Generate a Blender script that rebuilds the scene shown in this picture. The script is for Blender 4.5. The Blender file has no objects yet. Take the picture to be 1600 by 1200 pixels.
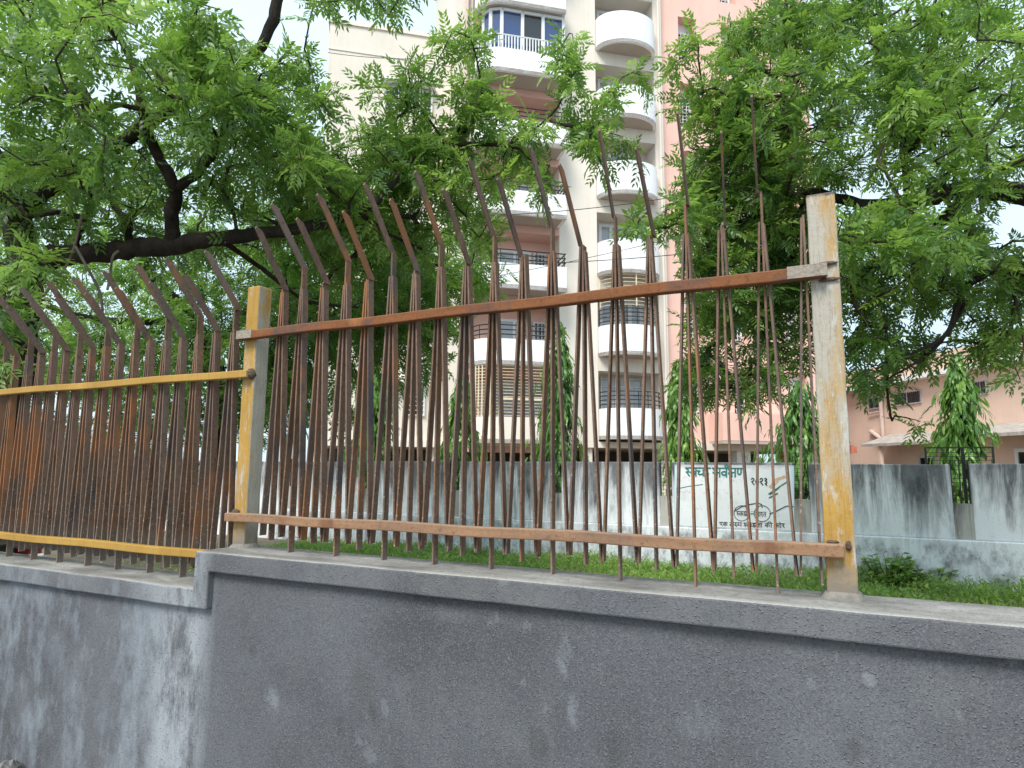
import bpy, math, random
import numpy as np
from mathutils import Vector

random.seed(7)
rng = np.random.default_rng(11)
sc = bpy.context.scene
COL = sc.collection

# ------------------------------------------------------------------ camera
CAM_Z = 1.55
FPX = 1010.0                                  # focal length in pixels of a 1600 px wide picture
PIT, ROLL, YAW = (math.radians(a) for a in (7.37, 0.46, 25.69))
FW = np.array([-math.sin(YAW) * math.cos(PIT), math.cos(YAW) * math.cos(PIT), math.sin(PIT)])
_R = np.array([math.cos(YAW), math.sin(YAW), 0.0])
_U = np.cross(_R, FW)
RT = math.cos(ROLL) * _R + math.sin(ROLL) * _U
UP = -math.sin(ROLL) * _R + math.cos(ROLL) * _U
CC = np.array([0.0, 0.0, CAM_Z])
cam_d = bpy.data.cameras.new('camera')
cam = bpy.data.objects.new('camera', cam_d)
COL.objects.link(cam)
from mathutils import Matrix
cam.matrix_world = Matrix(((RT[0], UP[0], -FW[0], CC[0]), (RT[1], UP[1], -FW[1], CC[1]), (RT[2], UP[2], -FW[2], CC[2]), (0, 0, 0, 1)))
cam_d.sensor_width = 36.0
cam_d.lens = 36.0 * FPX / 1600.0
cam_d.clip_start = 0.05
cam_d.clip_end = 2000
sc.camera = cam

# ------------------------------------------------------------------ sky, sun, exposure
SUN_EL, SUN_AZ = math.radians(52), math.radians(180)      # azimuth measured clockwise from +Y
w = bpy.data.worlds.new('World')
sc.world = w
w.use_nodes = True
wn = w.node_tree.nodes
wl = w.node_tree.links
wn.clear()
wo = wn.new('ShaderNodeOutputWorld')
bg = wn.new('ShaderNodeBackground')
sky = wn.new('ShaderNodeTexSky')
sky.sky_type = 'NISHITA'
sky.sun_disc = False
sky.sun_elevation = SUN_EL
sky.sun_rotation = SUN_AZ
sky.dust_density = 3.0
cl = wn.new('ShaderNodeTexNoise')                         # thin variation of an overcast layer
cl.inputs['Scale'].default_value = 2.2
cl.inputs['Detail'].default_value = 5
clr = wn.new('ShaderNodeValToRGB')
clr.color_ramp.elements[0].position = 0.3
clr.color_ramp.elements[0].color = (4.1, 5.5, 6.4, 1)
clr.color_ramp.elements[1].position = 0.7
clr.color_ramp.elements[1].color = (5.6, 6.8, 7.4, 1)
wm = wn.new('ShaderNodeMix')
wm.data_type = 'RGBA'
wm.inputs[0].default_value = 0.85
wl.new(cl.outputs['Fac'], clr.inputs['Fac'])
wl.new(sky.outputs['Color'], wm.inputs[6])
wl.new(clr.outputs['Color'], wm.inputs[7])
wl.new(wm.outputs[2], bg.inputs['Color'])
bg.inputs['Strength'].default_value = 0.1
wl.new(bg.outputs[0], wo.inputs['Surface'])
sun_d = bpy.data.lights.new('sun', 'SUN')
sun_d.energy = 2.2
sun_d.angle = math.radians(25)
sun_d.color = (1.0, 0.96, 0.9)
sun = bpy.data.objects.new('sun', sun_d)
COL.objects.link(sun)
sdir = Vector((math.sin(SUN_AZ) * math.cos(SUN_EL), math.cos(SUN_AZ) * math.cos(SUN_EL), math.sin(SUN_EL)))
sun.rotation_euler = sdir.to_track_quat('Z', 'Y').to_euler()
sun.location = (0, 0, 40)
sc.view_settings.view_transform = 'Standard'
sc.view_settings.look = 'None'
sc.view_settings.gamma = 1
sc.view_settings.exposure = 1.05
sc.view_settings.use_curve_mapping = False
sc.cycles.max_bounces = 8
sc.cycles.transparent_max_bounces = 8
sc.cycles.use_denoising = True

# ------------------------------------------------------------------ pixel helpers (1600 x 1200 photograph)
def ray(x, y):
    return FW + (x - 800) / FPX * RT - (y - 600) / FPX * UP
def at(x, y, dep):
    return CC + ray(x, y) * dep
def atY(x, y, Y):
    d = ray(x, y); return CC + d * (Y / d[1])
def atZ(x, y, Z):
    d = ray(x, y); return CC + d * ((Z - CAM_Z) / d[2])

# ------------------------------------------------------------------ object helpers
class MB:
    def __init__(s): s.v = []; s.f = []
    def add(s, vs, fs):
        o = len(s.v); s.v += [tuple(map(float, p)) for p in vs]; s.f += [tuple(i + o for i in f) for f in fs]; return s
    def box(s, x0, x1, y0, y1, z0, z1):
        return s.add([(x0, y0, z0), (x1, y0, z0), (x1, y1, z0), (x0, y1, z0), (x0, y0, z1), (x1, y0, z1), (x1, y1, z1), (x0, y1, z1)],
                     [(0, 3, 2, 1), (4, 5, 6, 7), (0, 1, 5, 4), (1, 2, 6, 5), (2, 3, 7, 6), (3, 0, 4, 7)])
    def prism(s, pts, y0, y1):             # polygon in x,z pulled along y
        n = len(pts)
        vs = [(p[0], y0, p[1]) for p in pts] + [(p[0], y1, p[1]) for p in pts]
        return s.add(vs, [tuple(range(n)), tuple(range(2 * n - 1, n - 1, -1))] + [(i, i + n, (i + 1) % n + n, (i + 1) % n) for i in range(n)])
    def slab(s, pts, z0, z1):              # polygon in x,y pulled along z
        n = len(pts)
        vs = [(p[0], p[1], z0) for p in pts] + [(p[0], p[1], z1) for p in pts]
        return s.add(vs, [tuple(range(n - 1, -1, -1)), tuple(range(n, 2 * n))] + [(i, (i + 1) % n, (i + 1) % n + n, i + n) for i in range(n)])
    def tube(s, pts, rads, sides=8, cap=True):
        pts = [Vector(p) for p in pts]; n = len(pts)
        if not hasattr(rads, '__len__'): rads = [rads] * n
        o = len(s.v); ref = None
        for i, p in enumerate(pts):
            t = (pts[min(i + 1, n - 1)] - pts[max(i - 1, 0)]).normalized()
            if ref is None: ref = t.orthogonal().normalized()
            ref = (ref - t * ref.dot(t)); ref = ref.normalized() if ref.length > 1e-6 else t.orthogonal().normalized()
            b = t.cross(ref)
            for k in range(sides):
                a = 2 * math.pi * k / sides
                s.v.append(tuple(p + (ref * math.cos(a) + b * math.sin(a)) * rads[i]))
        for i in range(n - 1):
            for k in range(sides):
                s.f.append((o + i * sides + k, o + i * sides + (k + 1) % sides, o + (i + 1) * sides + (k + 1) % sides, o + (i + 1) * sides + k))
        if cap:
            s.f.append(tuple(o + k for k in range(sides - 1, -1, -1)))
            s.f.append(tuple(o + (n - 1) * sides + k for k in range(sides)))
        return s
    def bar(s, a, b, wx, wy, zc=0):        # straight bar of rectangular section between two points, section axes close to x and y
        a = Vector(a); b = Vector(b); t = (b - a).normalized()
        ex = Vector((1, 0, 0)); ex = (ex - t * ex.dot(t))
        if ex.length < .3:
            ex = Vector((0, 0, 1)); ex = ex - t * ex.dot(t)
        ex.normalize(); ey = t.cross(ex)
        vs = []
        for p in (a, b):
            for sx, sy in ((-1, -1), (1, -1), (1, 1), (-1, 1)):
                vs.append(p + ex * sx * wx / 2 + ey * sy * wy / 2)
        return s.add(vs, [(0, 3, 2, 1), (4, 5, 6, 7), (0, 1, 5, 4), (1, 2, 6, 5), (2, 3, 7, 6), (3, 0, 4, 7)])
    def mesh(s, name):
        m = bpy.data.meshes.new(name); m.from_pydata(s.v, [], s.f); m.update(); return m
    def build(s, name, material, parent=None, smooth=False, bevel=0):
        return link(name, s.mesh(name), material, parent, smooth, bevel)
def link(name, me, material, parent=None, smooth=False, bevel=0):
    if material is not None and not me.materials: me.materials.append(material)
    o = bpy.data.objects.new(name, me); COL.objects.link(o)
    if parent: o.parent = parent
    if smooth:
        for p in me.polygons: p.use_smooth = True
    if bevel:
        b = o.modifiers.new('bevel', 'BEVEL'); b.width = bevel; b.segments = 2; b.limit_method = 'ANGLE'
    return o
def empty(name, loc=(0, 0, 0), rz=0):
    o = bpy.data.objects.new(name, None); COL.objects.link(o); o.location = loc; o.rotation_euler = (0, 0, rz); o.empty_display_size = .1
    return o
def tag(o, label=None, cat=None, group=None, kind=None):
    if label: o['label'] = label
    if cat: o['category'] = cat
    if group: o['group'] = group
    if kind: o['kind'] = kind
    return o
def tri_mesh(name, V, T, tint=None):
    me = bpy.data.meshes.new(name)
    V = np.ascontiguousarray(V, dtype=np.float32); T = np.ascontiguousarray(T, dtype=np.int32)
    me.vertices.add(len(V)); me.vertices.foreach_set('co', V.ravel())
    me.loops.add(T.size); me.loops.foreach_set('vertex_index', T.ravel())
    me.polygons.add(len(T)); me.polygons.foreach_set('loop_start', np.arange(0, T.size, 3, dtype=np.int32))
    if tint is not None:
        a = me.attributes.new('tint', 'FLOAT', 'POINT'); a.data.foreach_set('value', np.ascontiguousarray(tint, dtype=np.float32))
    me.update(calc_edges=True)
    return me

# ------------------------------------------------------------------ material helpers
class NT:
    def __init__(s, name):
        s.m = bpy.data.materials.new(name); s.m.use_nodes = True
        s.t = s.m.node_tree; s.t.nodes.clear()
        s.out = s.t.nodes.new('ShaderNodeOutputMaterial')
        s._pos = None
    def n(s, typ, **kw):
        nd = s.t.nodes.new(typ)
        for k, v in kw.items(): setattr(nd, k, v)
        return nd
    def put(s, sock, v):
        if hasattr(v, 'is_linked') or hasattr(v, 'links'): s.t.links.new(v, sock)
        else:
            if isinstance(v, (tuple, list)) and len(v) == 3 and sock.type == 'RGBA': v = (*v, 1)
            sock.default_value = v
    def pos(s, scale=(1, 1, 1), off=(0, 0, 0)):
        if s._pos is None: s._pos = s.n('ShaderNodeNewGeometry')
        m = s.n('ShaderNodeMapping'); s.put(m.inputs['Vector'], s._pos.outputs['Position'])
        m.inputs['Scale'].default_value = scale; m.inputs['Location'].default_value = off
        return m.outputs[0]
    def geo(s):
        if s._pos is None: s._pos = s.n('ShaderNodeNewGeometry')
        return s._pos
    def noise(s, scale=5, detail=6, rough=.6, stretch=(1, 1, 1), off=(0, 0, 0), dist=0):
        nd = s.n('ShaderNodeTexNoise'); s.put(nd.inputs['Vector'], s.pos(stretch, off))
        nd.inputs['Scale'].default_value = scale; nd.inputs['Detail'].default_value = detail
        nd.inputs['Roughness'].default_value = rough; nd.inputs['Distortion'].default_value = dist
        return nd.outputs['Fac']
    def voro(s, scale=50, stretch=(1, 1, 1)):
        nd = s.n('ShaderNodeTexVoronoi'); s.put(nd.inputs['Vector'], s.pos(stretch)); nd.inputs['Scale'].default_value = scale
        return nd.outputs['Distance']
    def map(s, v, a, b, c=0., d=1., smooth=False):
        nd = s.n('ShaderNodeMapRange'); nd.clamp = True
        if smooth: nd.interpolation_type = 'SMOOTHSTEP'
        s.put(nd.inputs[0], v); nd.inputs[1].default_value = a; nd.inputs[2].default_value = b; nd.inputs[3].default_value = c; nd.inputs[4].default_value = d
        return nd.outputs[0]
    def math(s, op, a, b=None):
        nd = s.n('ShaderNodeMath', operation=op); s.put(nd.inputs[0], a)
        if b is not None: s.put(nd.inputs[1], b)
        return nd.outputs[0]
    def mix(s, f, a, b, blend='MIX'):
        nd = s.n('ShaderNodeMix', data_type='RGBA', blend_type=blend)
        s.put(nd.inputs[0], f); s.put(nd.inputs[6], a); s.put(nd.inputs[7], b)
        return nd.outputs[2]
    def xyz(s):
        nd = s.n('ShaderNodeSeparateXYZ'); s.put(nd.inputs[0], s.geo().outputs['Position']); return nd.outputs
    def nz(s):
        nd = s.n('ShaderNodeSeparateXYZ'); s.put(nd.inputs[0], s.geo().outputs['True Normal']); return nd.outputs
    def rnd(s):
        return s.n('ShaderNodeObjectInfo').outputs['Random']
    def bump(s, h, dist=.005, strength=1.0, nrm=None):
        nd = s.n('ShaderNodeBump'); nd.inputs['Strength'].default_value = strength; nd.inputs['Distance'].default_value = dist
        s.put(nd.inputs['Height'], h)
        if nrm is not None: s.put(nd.inputs['Normal'], nrm)
        return nd.outputs[0]
    def done(s, col, rough=.8, nrm=None, metal=0., spec=.5, extra=None):
        p = s.n('ShaderNodeBsdfPrincipled'); s.put(p.inputs['Base Color'], col); s.put(p.inputs['Roughness'], rough)
        s.put(p.inputs['Metallic'], metal); s.put(p.inputs['Specular IOR Level'], spec)
        if nrm is not None: s.put(p.inputs['Normal'], nrm)
        s.t.links.new(p.outputs[0], s.out.inputs['Surface'])
        return s.m
M = {}
def simple(name, col, var=.12, scale=6, rough=.8, spec=.4, metal=0, bump=0, bscale=60, streak=0):
    t = NT(name)
    dark = tuple(c * (1 - var) for c in col); lite = tuple(min(1, c * (1 + var)) for c in col)
    c = t.mix(t.map(t.noise(scale), .3, .7), dark, lite)
    if streak:
        st = t.map(t.noise(3.0, 5, .6, (1.6, 1.6, .12)), .52, .8)
        c = t.mix(t.math('MULTIPLY', st, streak), c, tuple(k * .42 for k in col))
        st3 = t.map(t.noise(7.0, 6, .7, (1.6, 1.6, .07), (3, 5, 1)), .56, .72)
        c = t.mix(t.math('MULTIPLY', st3, streak * .9), c, (col[0] * .5, col[1] * .42, col[2] * .34))
    nr = t.bump(t.noise(bscale, 4), .01, bump) if bump else None
    M[name] = t.done(c, rough, nr, metal, spec)
    return M[name]

BFY = 1.978
# grey stucco of the roadside wall
def stucco(name, coping=False):
    t = NT(name); x, y, z = t.xyz()
    base = t.mix(t.map(t.noise(1.7, 8, .62), .3, .72), (.066, .069, .078), (.122, .127, .142))
    base = t.mix(t.map(t.noise(9, 6, .7, off=(4, 0, 2)), .6, .8), base, (.125, .125, .13))
    base = t.mix(t.math('MULTIPLY', t.map(t.noise(170, 3, .6), .5, .7), .6), base, (.19, .19, .198))
    base = t.mix(t.math('MULTIPLY', t.map(t.noise(120, 3, .6, off=(7, 1, 4)), .52, .7), .5), base, (.042, .043, .047))
    base = t.mix(t.math('MULTIPLY', t.map(t.noise(2.3, 8, .7, (1, 1, .7), (14, 0, 2)), .55, .75), .55), base, (.15, .155, .165))
    # chalky runs on the older, left-hand length
    left = t.map(x, -2.3, -2.6)
    run = t.map(t.math('ADD', t.math('MULTIPLY', t.noise(2.6, 6, .6, (1.3, 1, .42), (1, 0, 3)), .62), t.math('MULTIPLY', t.noise(13, 6, .7, (1.2, 1, .6), (5, 0, 3)), .42)), .495, .65)
    base = t.mix(t.math('MULTIPLY', t.math('MULTIPLY', run, left), .8), base, (.235, .265, .30))
    base = t.mix(t.math('MULTIPLY', t.math('MULTIPLY', t.map(t.noise(4.2, 8, .68, (1, 1, .8), (21, 0, 5)), .5, .72), left), .42), base, (.2, .22, .245))
    band = t.math('MULTIPLY', t.map(x, -2.72, -2.6), t.map(x, -2.3, -2.42))
    bn = t.map(t.noise(12, 9, .75, (1, 1, .35)), .40, .56)
    base = t.mix(t.math('MULTIPLY', t.math('MULTIPLY', band, bn), .85), base, (.30, .325, .345))
    # damp brown stains and small peeled flecks
    base = t.mix(t.math('MULTIPLY', t.map(t.noise(1.9, 4, .5, (1.3, 1, .8), (7, 0, 1)), .62, .76), .6), base, (.05, .045, .034))
    fl = t.map(t.math('ADD', t.math('MULTIPLY', t.noise(14, 4, .6, (1.2, 1, .7), (2, 0, 9)), .6), t.math('MULTIPLY', t.noise(1.7, 3, .5, (1.6, 1, .8), (6, 0, 9)), .5)), .665, .69)
    base = t.mix(t.math('MULTIPLY', fl, .3), base, (.2, .21, .225))
    if not coping:
        def spot(px, py, rx, rz):
            p = atY(px, py, BFY)
            dx = t.math('MULTIPLY', t.math('ADD', x, -float(p[0])), 1 / rx); dz = t.math('MULTIPLY', t.math('ADD', z, -float(p[2])), 1 / rz)
            return t.math('SUBTRACT', 1.0, t.math('ADD', t.math('MULTIPLY', dx, dx), t.math('MULTIPLY', dz, dz)))
        fine = t.noise(11, 9, .74, (1.2, 1, .6), (3, 0, 8), .6)
        def blotch(px, py, rx, rz, col, amt, lo=.7, hi=.9):
            k = t.map(t.math('ADD', t.math('MULTIPLY', t.math('MAXIMUM', spot(px, py, rx, rz), 0.0), .36), t.math('MULTIPLY', fine, .95)), lo, hi)
            return t.math('MULTIPLY', k, amt * .6), col
        for args in ((880, 1020, .05, .13, (.24, .255, .28), .8), (895, 1110, .04, .1, (.22, .235, .26), .7), (1090, 1120, .12, .08, (.17, .18, .2), .7), (1360, 1062, .03, .03, (.26, .27, .29), .9),
                     (1250, 1010, .25, .06, (.16, .165, .175), .7), (425, 1095, .07, .1, (.23, .25, .27), .8), (700, 960, .2, .05, (.17, .175, .19), .7), (640, 1075, .14, .12, (.15, .155, .168), .6), (1480, 1080, .2, .1, (.16, .165, .175), .6),
                     (535, 1130, .07, .09, (.035, .034, .028), .75), (585, 1120, .04, .1, (.04, .038, .03), .6), (845, 1175, .06, .12, (.036, .035, .03), .75), (960, 1180, .05, .14, (.04, .04, .034), .6), (1345, 1175, .08, .09, (.036, .035, .03), .8), (440, 1050, .05, .08, (.045, .044, .04), .6), (395, 1015, .04, .05, (.04, .04, .036), .6), (1150, 1000, .3, .05, (.05, .05, .05), .5)):
            k, col = blotch(*args); base = t.mix(k, base, col)
    pim = t.map(t.voro(95), .05, .36, 1, 0, True)
    pim2 = t.map(t.voro(210), .05, .4, 1, 0, True)
    mask = t.map(t.noise(45, 2), .45, .6)
    h = t.math('ADD', t.math('MULTIPLY', pim, mask), t.math('MULTIPLY', pim2, .35))
    h = t.math('ADD', h, t.math('MULTIPLY', t.noise(160, 3), .35))
    base = t.mix(t.math('MULTIPLY', t.math('MULTIPLY', pim, mask), .75), base, (.21, .21, .22))  # paler pimples: dust, plus caught light painted into the colour
    nr = t.bump(h, .0045, .9)
    if coping:
        edge = t.map(t.noise(4, 6, .7), .4, .62)
        base = t.mix(t.math('MULTIPLY', edge, .4), base, (.17, .17, .172))
        top = t.map(t.nz()[2], .4, .7)
        dust = t.mix(t.map(t.noise(3.2, 7, .65, (1, 2, 1)), .33, .66), (.125, .12, .112), (.33, .32, .30))
        dust = t.mix(t.map(t.noise(2, 4, .6, (1, 3, 1), (5, 2, 0)), .66, .8), dust, (.22, .16, .105))
        dust = t.mix(t.math('MULTIPLY', t.map(t.noise(38, 6, .75), .48, .68), .55), dust, (.10, .095, .088))
        dust = t.mix(t.math('MULTIPLY', t.map(t.noise(1.3, 6, .7, (1, 4, 1), (9, 3, 0)), .5, .66), .5), dust, (.11, .108, .105))
        dust = t.mix(t.math('MULTIPLY', t.map(y, 1.99, 1.955), t.map(t.noise(6, 5, .7), .35, .6, .3, 1)), dust, (.33, .322, .30))  # bright front edge: a highlight painted into the dust colour
        base = t.mix(top, base, dust)
    M[name] = t.done(base, .9, nr, 0, .25)
stucco('stucco'); stucco('stucco_coping', True)

# rusting steel
def rust(name, cols, streak=(1, 1, .25), scale=14, speck=True, dusty=0.):
    t = NT(name); x, y, z = t.xyz(); r = t.rnd()
    c = t.mix(t.map(t.noise(scale, 7, .7, streak), .36, .64), cols[0], cols[1])
    c = t.mix(t.math('MULTIPLY', t.map(t.noise(70, 4, .7), .5, .72), .6), c, cols[3])
    per = t.math('MULTIPLY', t.map(t.math('FRACT', t.math('MULTIPLY', r, 7.31)), .0, 1.), .75)
    c = t.mix(per, c, cols[2])
    c = t.mix(t.math('MULTIPLY', t.map(t.noise(55, 5, .75, off=(1, 2, 3)), .52, .7), .7), c, tuple(k * .45 for k in cols[0]))
    patch = t.map(t.math('ADD', t.noise(4.5, 5, .6, (1, 1, .5)), t.math('MULTIPLY', r, .16)), .64, .74)
    c = t.mix(patch, c, cols[3])
    sc_ = t.map(t.noise(3.1, 5, .6, (1, 1, .6), (3, 3, 3)), .52, .66)
    c = t.mix(t.math('MULTIPLY', sc_, t.map(t.math('FRACT', t.math('MULTIPLY', r, 3.7)), .2, .9)), c, (.048, .051, .062))
    if speck:
        lo = t.map(z, 1.75, 1.2)
        sp = t.map(t.noise(95, 2, .5), .645, .67)
        c = t.mix(t.math('MULTIPLY', sp, lo), c, (.34, .31, .28))
        c = t.mix(t.math('MULTIPLY', t.map(z, 1.26, 1.16), .55), c, (.19, .17, .15))
    if dusty: c = t.mix(t.math('MULTIPLY', t.map(t.nz()[2], .3, .8), dusty), c, (.28, .22, .17))
    nr = t.bump(t.noise(120, 5, .7), .003, .7)
    M[name] = t.done(c, .78, nr, 0, .3)
rust('rust_bar', [(.085, .05, .034), (.22, .128, .082), (.165, .12, .095), (.27, .115, .05)])
rust('rust_tip', [(.09, .055, .042), (.22, .135, .098), (.17, .13, .112), (.27, .12, .06)], speck=False)
rust('rust_rail_top', [(.12, .042, .014), (.27, .095, .026), (.17, .066, .027), (.29, .115, .04)], (.18, 1, 1), 26, False, .35)
rust('rust_rail_low', [(.18, .09, .046), (.33, .195, .112), (.27, .155, .092), (.15, .066, .034)], (.1, 1, 1.6), 30, False, .5)

# yellow paint wearing through to pale primer
def yellow(name, wear, pale=(.34, .315, .265), foot=True):
    t = NT(name); x, y, z = t.xyz()
    c = t.mix(t.map(t.noise(4, 5, .6), .3, .7), (.30, .165, .026), (.42, .245, .05))
    a = t.noise(3.6, 8, .72, (1.4, 1.4, .42), (2, 0, 5))
    c = t.mix(t.map(a, wear - .07, wear + .07), c, pale)
    ch = t.map(t.noise(26, 5, .7, (1.6, 1.6, .4)), .56, .62)
    c = t.mix(t.math('MULTIPLY', ch, t.map(a, wear - .16, wear)), c, (.40, .38, .345))
    c = t.mix(t.math('MULTIPLY', t.map(t.nz()[0], .5, .9), t.map(t.noise(9, 5, .7, (1, 1, .3)), .36, .5)), c, pale)
    cr = t.map(t.noise(14, 6, .7, (2.2, 2.2, .16), (9, 1, 0)), .485, .5, 1, 0)
    cr = t.math('MULTIPLY', cr, t.map(t.noise(14, 6, .7, (2.2, 2.2, .16), (9, 1, 0)), .47, .485))
    c = t.mix(t.math('MULTIPLY', cr, .6), c, (.19, .12, .045))
    if foot:
        c = t.mix(t.map(t.math('ADD', z, t.math('MULTIPLY', t.noise(18, 4), .12)), 1.36, 1.28), c, (.185, .155, .12))
        c = t.mix(t.map(t.math('ADD', z, t.math('MULTIPLY', t.noise(30, 4), .03)), 2.392, 2.402), c, (.06, .045, .035))
    nr = t.bump(t.noise(70, 5), .003, .5)
    M[name] = t.done(c, .6, nr, 0, .4)
yellow('yellow_worn', .53); yellow('yellow_post', .6); yellow('yellow_rail', .78, foot=False)
simple('weld', (.10, .065, .045), .3, 60, .85, bump=.8, bscale=120)
simple('rail_primer', (.26, .22, .18), .3, 90, .8, bump=.4, bscale=150)
simple('mortar', (.19, .175, .155), .25, 25, .95, bump=.9, bscale=60)

# compound wall at the back: whitewash under black mould
def mould(name, base0, amount):
    t = NT(name); x, y, z = t.xyz()
    c = t.mix(t.map(t.noise(1.6, 6, .6), .3, .7), base0, tuple(k * 1.12 for k in base0))
    c = t.mix(t.math('MULTIPLY', t.map(t.noise(4, 7, .7, (1, 1, .6), (3, 0, 0)), .52, .72), .5), c, (.36, .35, .33))
    hz = t.map(z, .62, 1.62)
    st = t.noise(2.9, 9, .74, (1.9, 1, .2), dist=.5)
    st2 = t.noise(1.3, 5, .6, (1., 1, .3), (8, 0, 1))
    k = t.map(t.math('ADD', t.math('ADD', t.math('MULTIPLY', st, .75), t.math('MULTIPLY', st2, .45)), t.math('MULTIPLY', hz,   .23)), .635, .82)
    k2 = t.map(z, .72, .58)
    low = t.math('MULTIPLY', t.map(t.noise(3.4, 8, .74, (1, 1, .6), (2, 0, 6)), .46, .62), .8)
    k = t.math('MAXIMUM', k, t.math('MULTIPLY', low, k2))
    mc = t.mix(t.map(t.noise(7, 8, .75, (1, 1, .35), (4, 0, 2)), .38, .64), (.028, .029, .031), (.17, .175, .185))
    c = t.mix(t.math('MULTIPLY', k, amount), c, mc)
    c = t.mix(t.math('MULTIPLY', t.map(t.noise(9, 6, .7, (1, 1, .3), (1, 4, 0)), .58, .75), .3), c, (.1, .095, .085))
    M[name] = t.done(c, .92, t.bump(t.noise(40, 6, .7), .01, .5), 0, .2)
mould('mould', (.74, .765, .80), .93); mould('mould_rib', (.44, .42, .39), .95)
t = NT('mural_white'); c = t.mix(t.map(t.noise(2.5, 6), .3, .7), (.70, .725, .745), (.80, .825, .845))
x, y, z = t.xyz()
strip = t.math('MAXIMUM', t.math('MAXIMUM', t.math('MULTIPLY', t.map(z, 1.36, 1.37), t.map(z, 1.44, 1.43)), t.math('MULTIPLY', t.map(z, 1.18, 1.19), t.map(z, 1.26, 1.25))), t.math('MULTIPLY', t.map(z, .95, .96), t.map(z, 1.02, 1.01)))
red = t.math('MULTIPLY', t.map(t.noise(17, 3, .5, (1.3, 1, 1)), .55, .62), t.math('MULTIPLY', strip, t.map(x, -.95, -1.05)))
c = t.mix(t.math('MULTIPLY', red, .3), c, (.55, .12, .12))
c = t.mix(t.math('MULTIPLY', t.map(t.noise(6, 5, .6, (1, 1, .4), (0, 0, 4)), .56, .75), .4), c, (.38, .39, .4))
c = t.mix(t.math('MULTIPLY', t.map(t.math('ADD', z, t.math('MULTIPLY', t.noise(8, 4), .1)), 1.6, 1.72), .8), c, (.12, .12, .13))
c = t.mix(t.math('MULTIPLY', t.math('MAXIMUM', t.map(x, -1.98, -2.05), t.map(x, -.45, -.4)), .6), c, (.35, .58, .68))
M['mural_white'] = t.done(c, .85, None, 0, .25)
simple('paint_teal', (.03, .17, .17), .35, 20, .8); simple('paint_ink', (.03, .032, .035), .3, 20, .8)
simple('paint_green', (.03, .16, .10), .4, 14, .8); simple('paint_orange', (.62, .42, .28), .2, 9, .8)

# foliage
def leaf_mat(name, c0, c1, c2, trans=.4, rough=.42):
    t = NT(name)
    a = t.n('ShaderNodeAttribute'); a.attribute_name = 'tint'
    r = t.n('ShaderNodeValToRGB'); t.put(r.inputs[0], a.outputs['Fac'])
    e = r.color_ramp.elements; e[0].color = (*c0, 1); e[1].color = (*c2, 1); e[1].position = 1; k = e.new(.55); k.color = (*c1, 1)
    p = t.n('ShaderNodeBsdfPrincipled'); t.put(p.inputs['Base Color'], r.outputs[0]); p.inputs['Roughness'].default_value = rough
    p.inputs['Specular IOR Level'].default_value = .5
    tr = t.n('ShaderNodeBsdfTranslucent'); t.put(tr.inputs['Color'], t.mix(.5, r.outputs[0], (.30, .52, .06)))
    mx = t.n('ShaderNodeMixShader'); mx.inputs[0].default_value = trans
    t.t.links.new(p.outputs[0], mx.inputs[1]); t.t.links.new(tr.outputs[0], mx.inputs[2]); t.t.links.new(mx.outputs[0], t.out.inputs['Surface'])
    M[name] = t.m
leaf_mat('neem_leaf', (.05, .112, .036), (.125, .235, .055), (.30, .45, .085), .46, .34)
leaf_mat('neem_leaf_light', (.055, .13, .04), (.125, .245, .055), (.27, .43, .085), .48, .38)
leaf_mat('ashoka_leaf', (.045, .12, .03), (.10, .23, .045), (.22, .38, .07), .38, .35)
leaf_mat('weed_leaf', (.07, .16, .03), (.15, .30, .045), (.32, .44, .09), .4, .5)
t = NT('bark'); c = t.mix(t.map(t.noise(9, 7, .7, (1, 1, .5)), .35, .68), (.018, .014, .012), (.06, .046, .038))
M['bark'] = t.done(c, .92, t.bump(t.noise(22, 6, .7, (1, 1, .4)), .03, .9), 0, .2)
t = NT('twig_bark'); c = t.mix(t.map(t.noise(9, 5, .7), .35, .68), (.03, .024, .018), (.09, .07, .05))
M['twig_bark'] = t.done(c, .9, None, 0, .2)

# buildings and ground
simple('cream', (.74, .67, .59), .05, .7, .85, streak=.14); simple('white_paint', (.8, .81, .82), .05, 1.2, .8, streak=.34)
simple('beige_wall', (.68, .62, .54), .05, .8, .88, streak=.16)
simple('pink', (.74, .475, .40), .06, .8, .85, streak=.16); simple('pink_dark', (.66, .40, .34), .06, .8, .85)
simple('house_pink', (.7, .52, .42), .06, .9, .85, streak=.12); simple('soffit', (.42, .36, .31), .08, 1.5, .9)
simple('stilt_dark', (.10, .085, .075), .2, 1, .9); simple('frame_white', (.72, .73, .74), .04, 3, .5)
simple('grille_cream', (.66, .56, .40), .1, 8, .6); simple('metal_black', (.025, .026, .03), .3, 20, .6)
simple('metal_grey', (.30, .31, .31), .1, 10, .5); simple('pipe', (.55, .42, .36), .1, 4, .6); simple('brick_red', (.50, .17, .11), .2, 12, .85)
simple('sheet_roof', (.36, .33, .30), .25, 5, .9, streak=.5); simple('pot', (.35, .28, .23), .2, 9, .9)
simple('cable', (.02, .02, .022), .1, 9, .6); simple('soil', (.14, .11, .075), .3, 3, .95, bump=.6, bscale=20)
simple('curtain', (.48, .46, .46), .15, 5, .9); simple('rubble', (.16, .155, .15), .3, 14, .95, bump=.8, bscale=30)
simple('asphalt', (.055, .055, .056), .25, 10, .9, bump=.4, bscale=120)
simple('red_plastic', (.30, .03, .03), .2, 9, .5); simple('blue_plastic', (.04, .09, .13), .2, 9, .5); simple('white_plastic', (.75, .75, .75), .1, 9, .5)
t = NT('glass_blue'); M['glass_blue'] = t.done((.018, .05, .16), .06, None, 0.0, 1.0)
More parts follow.
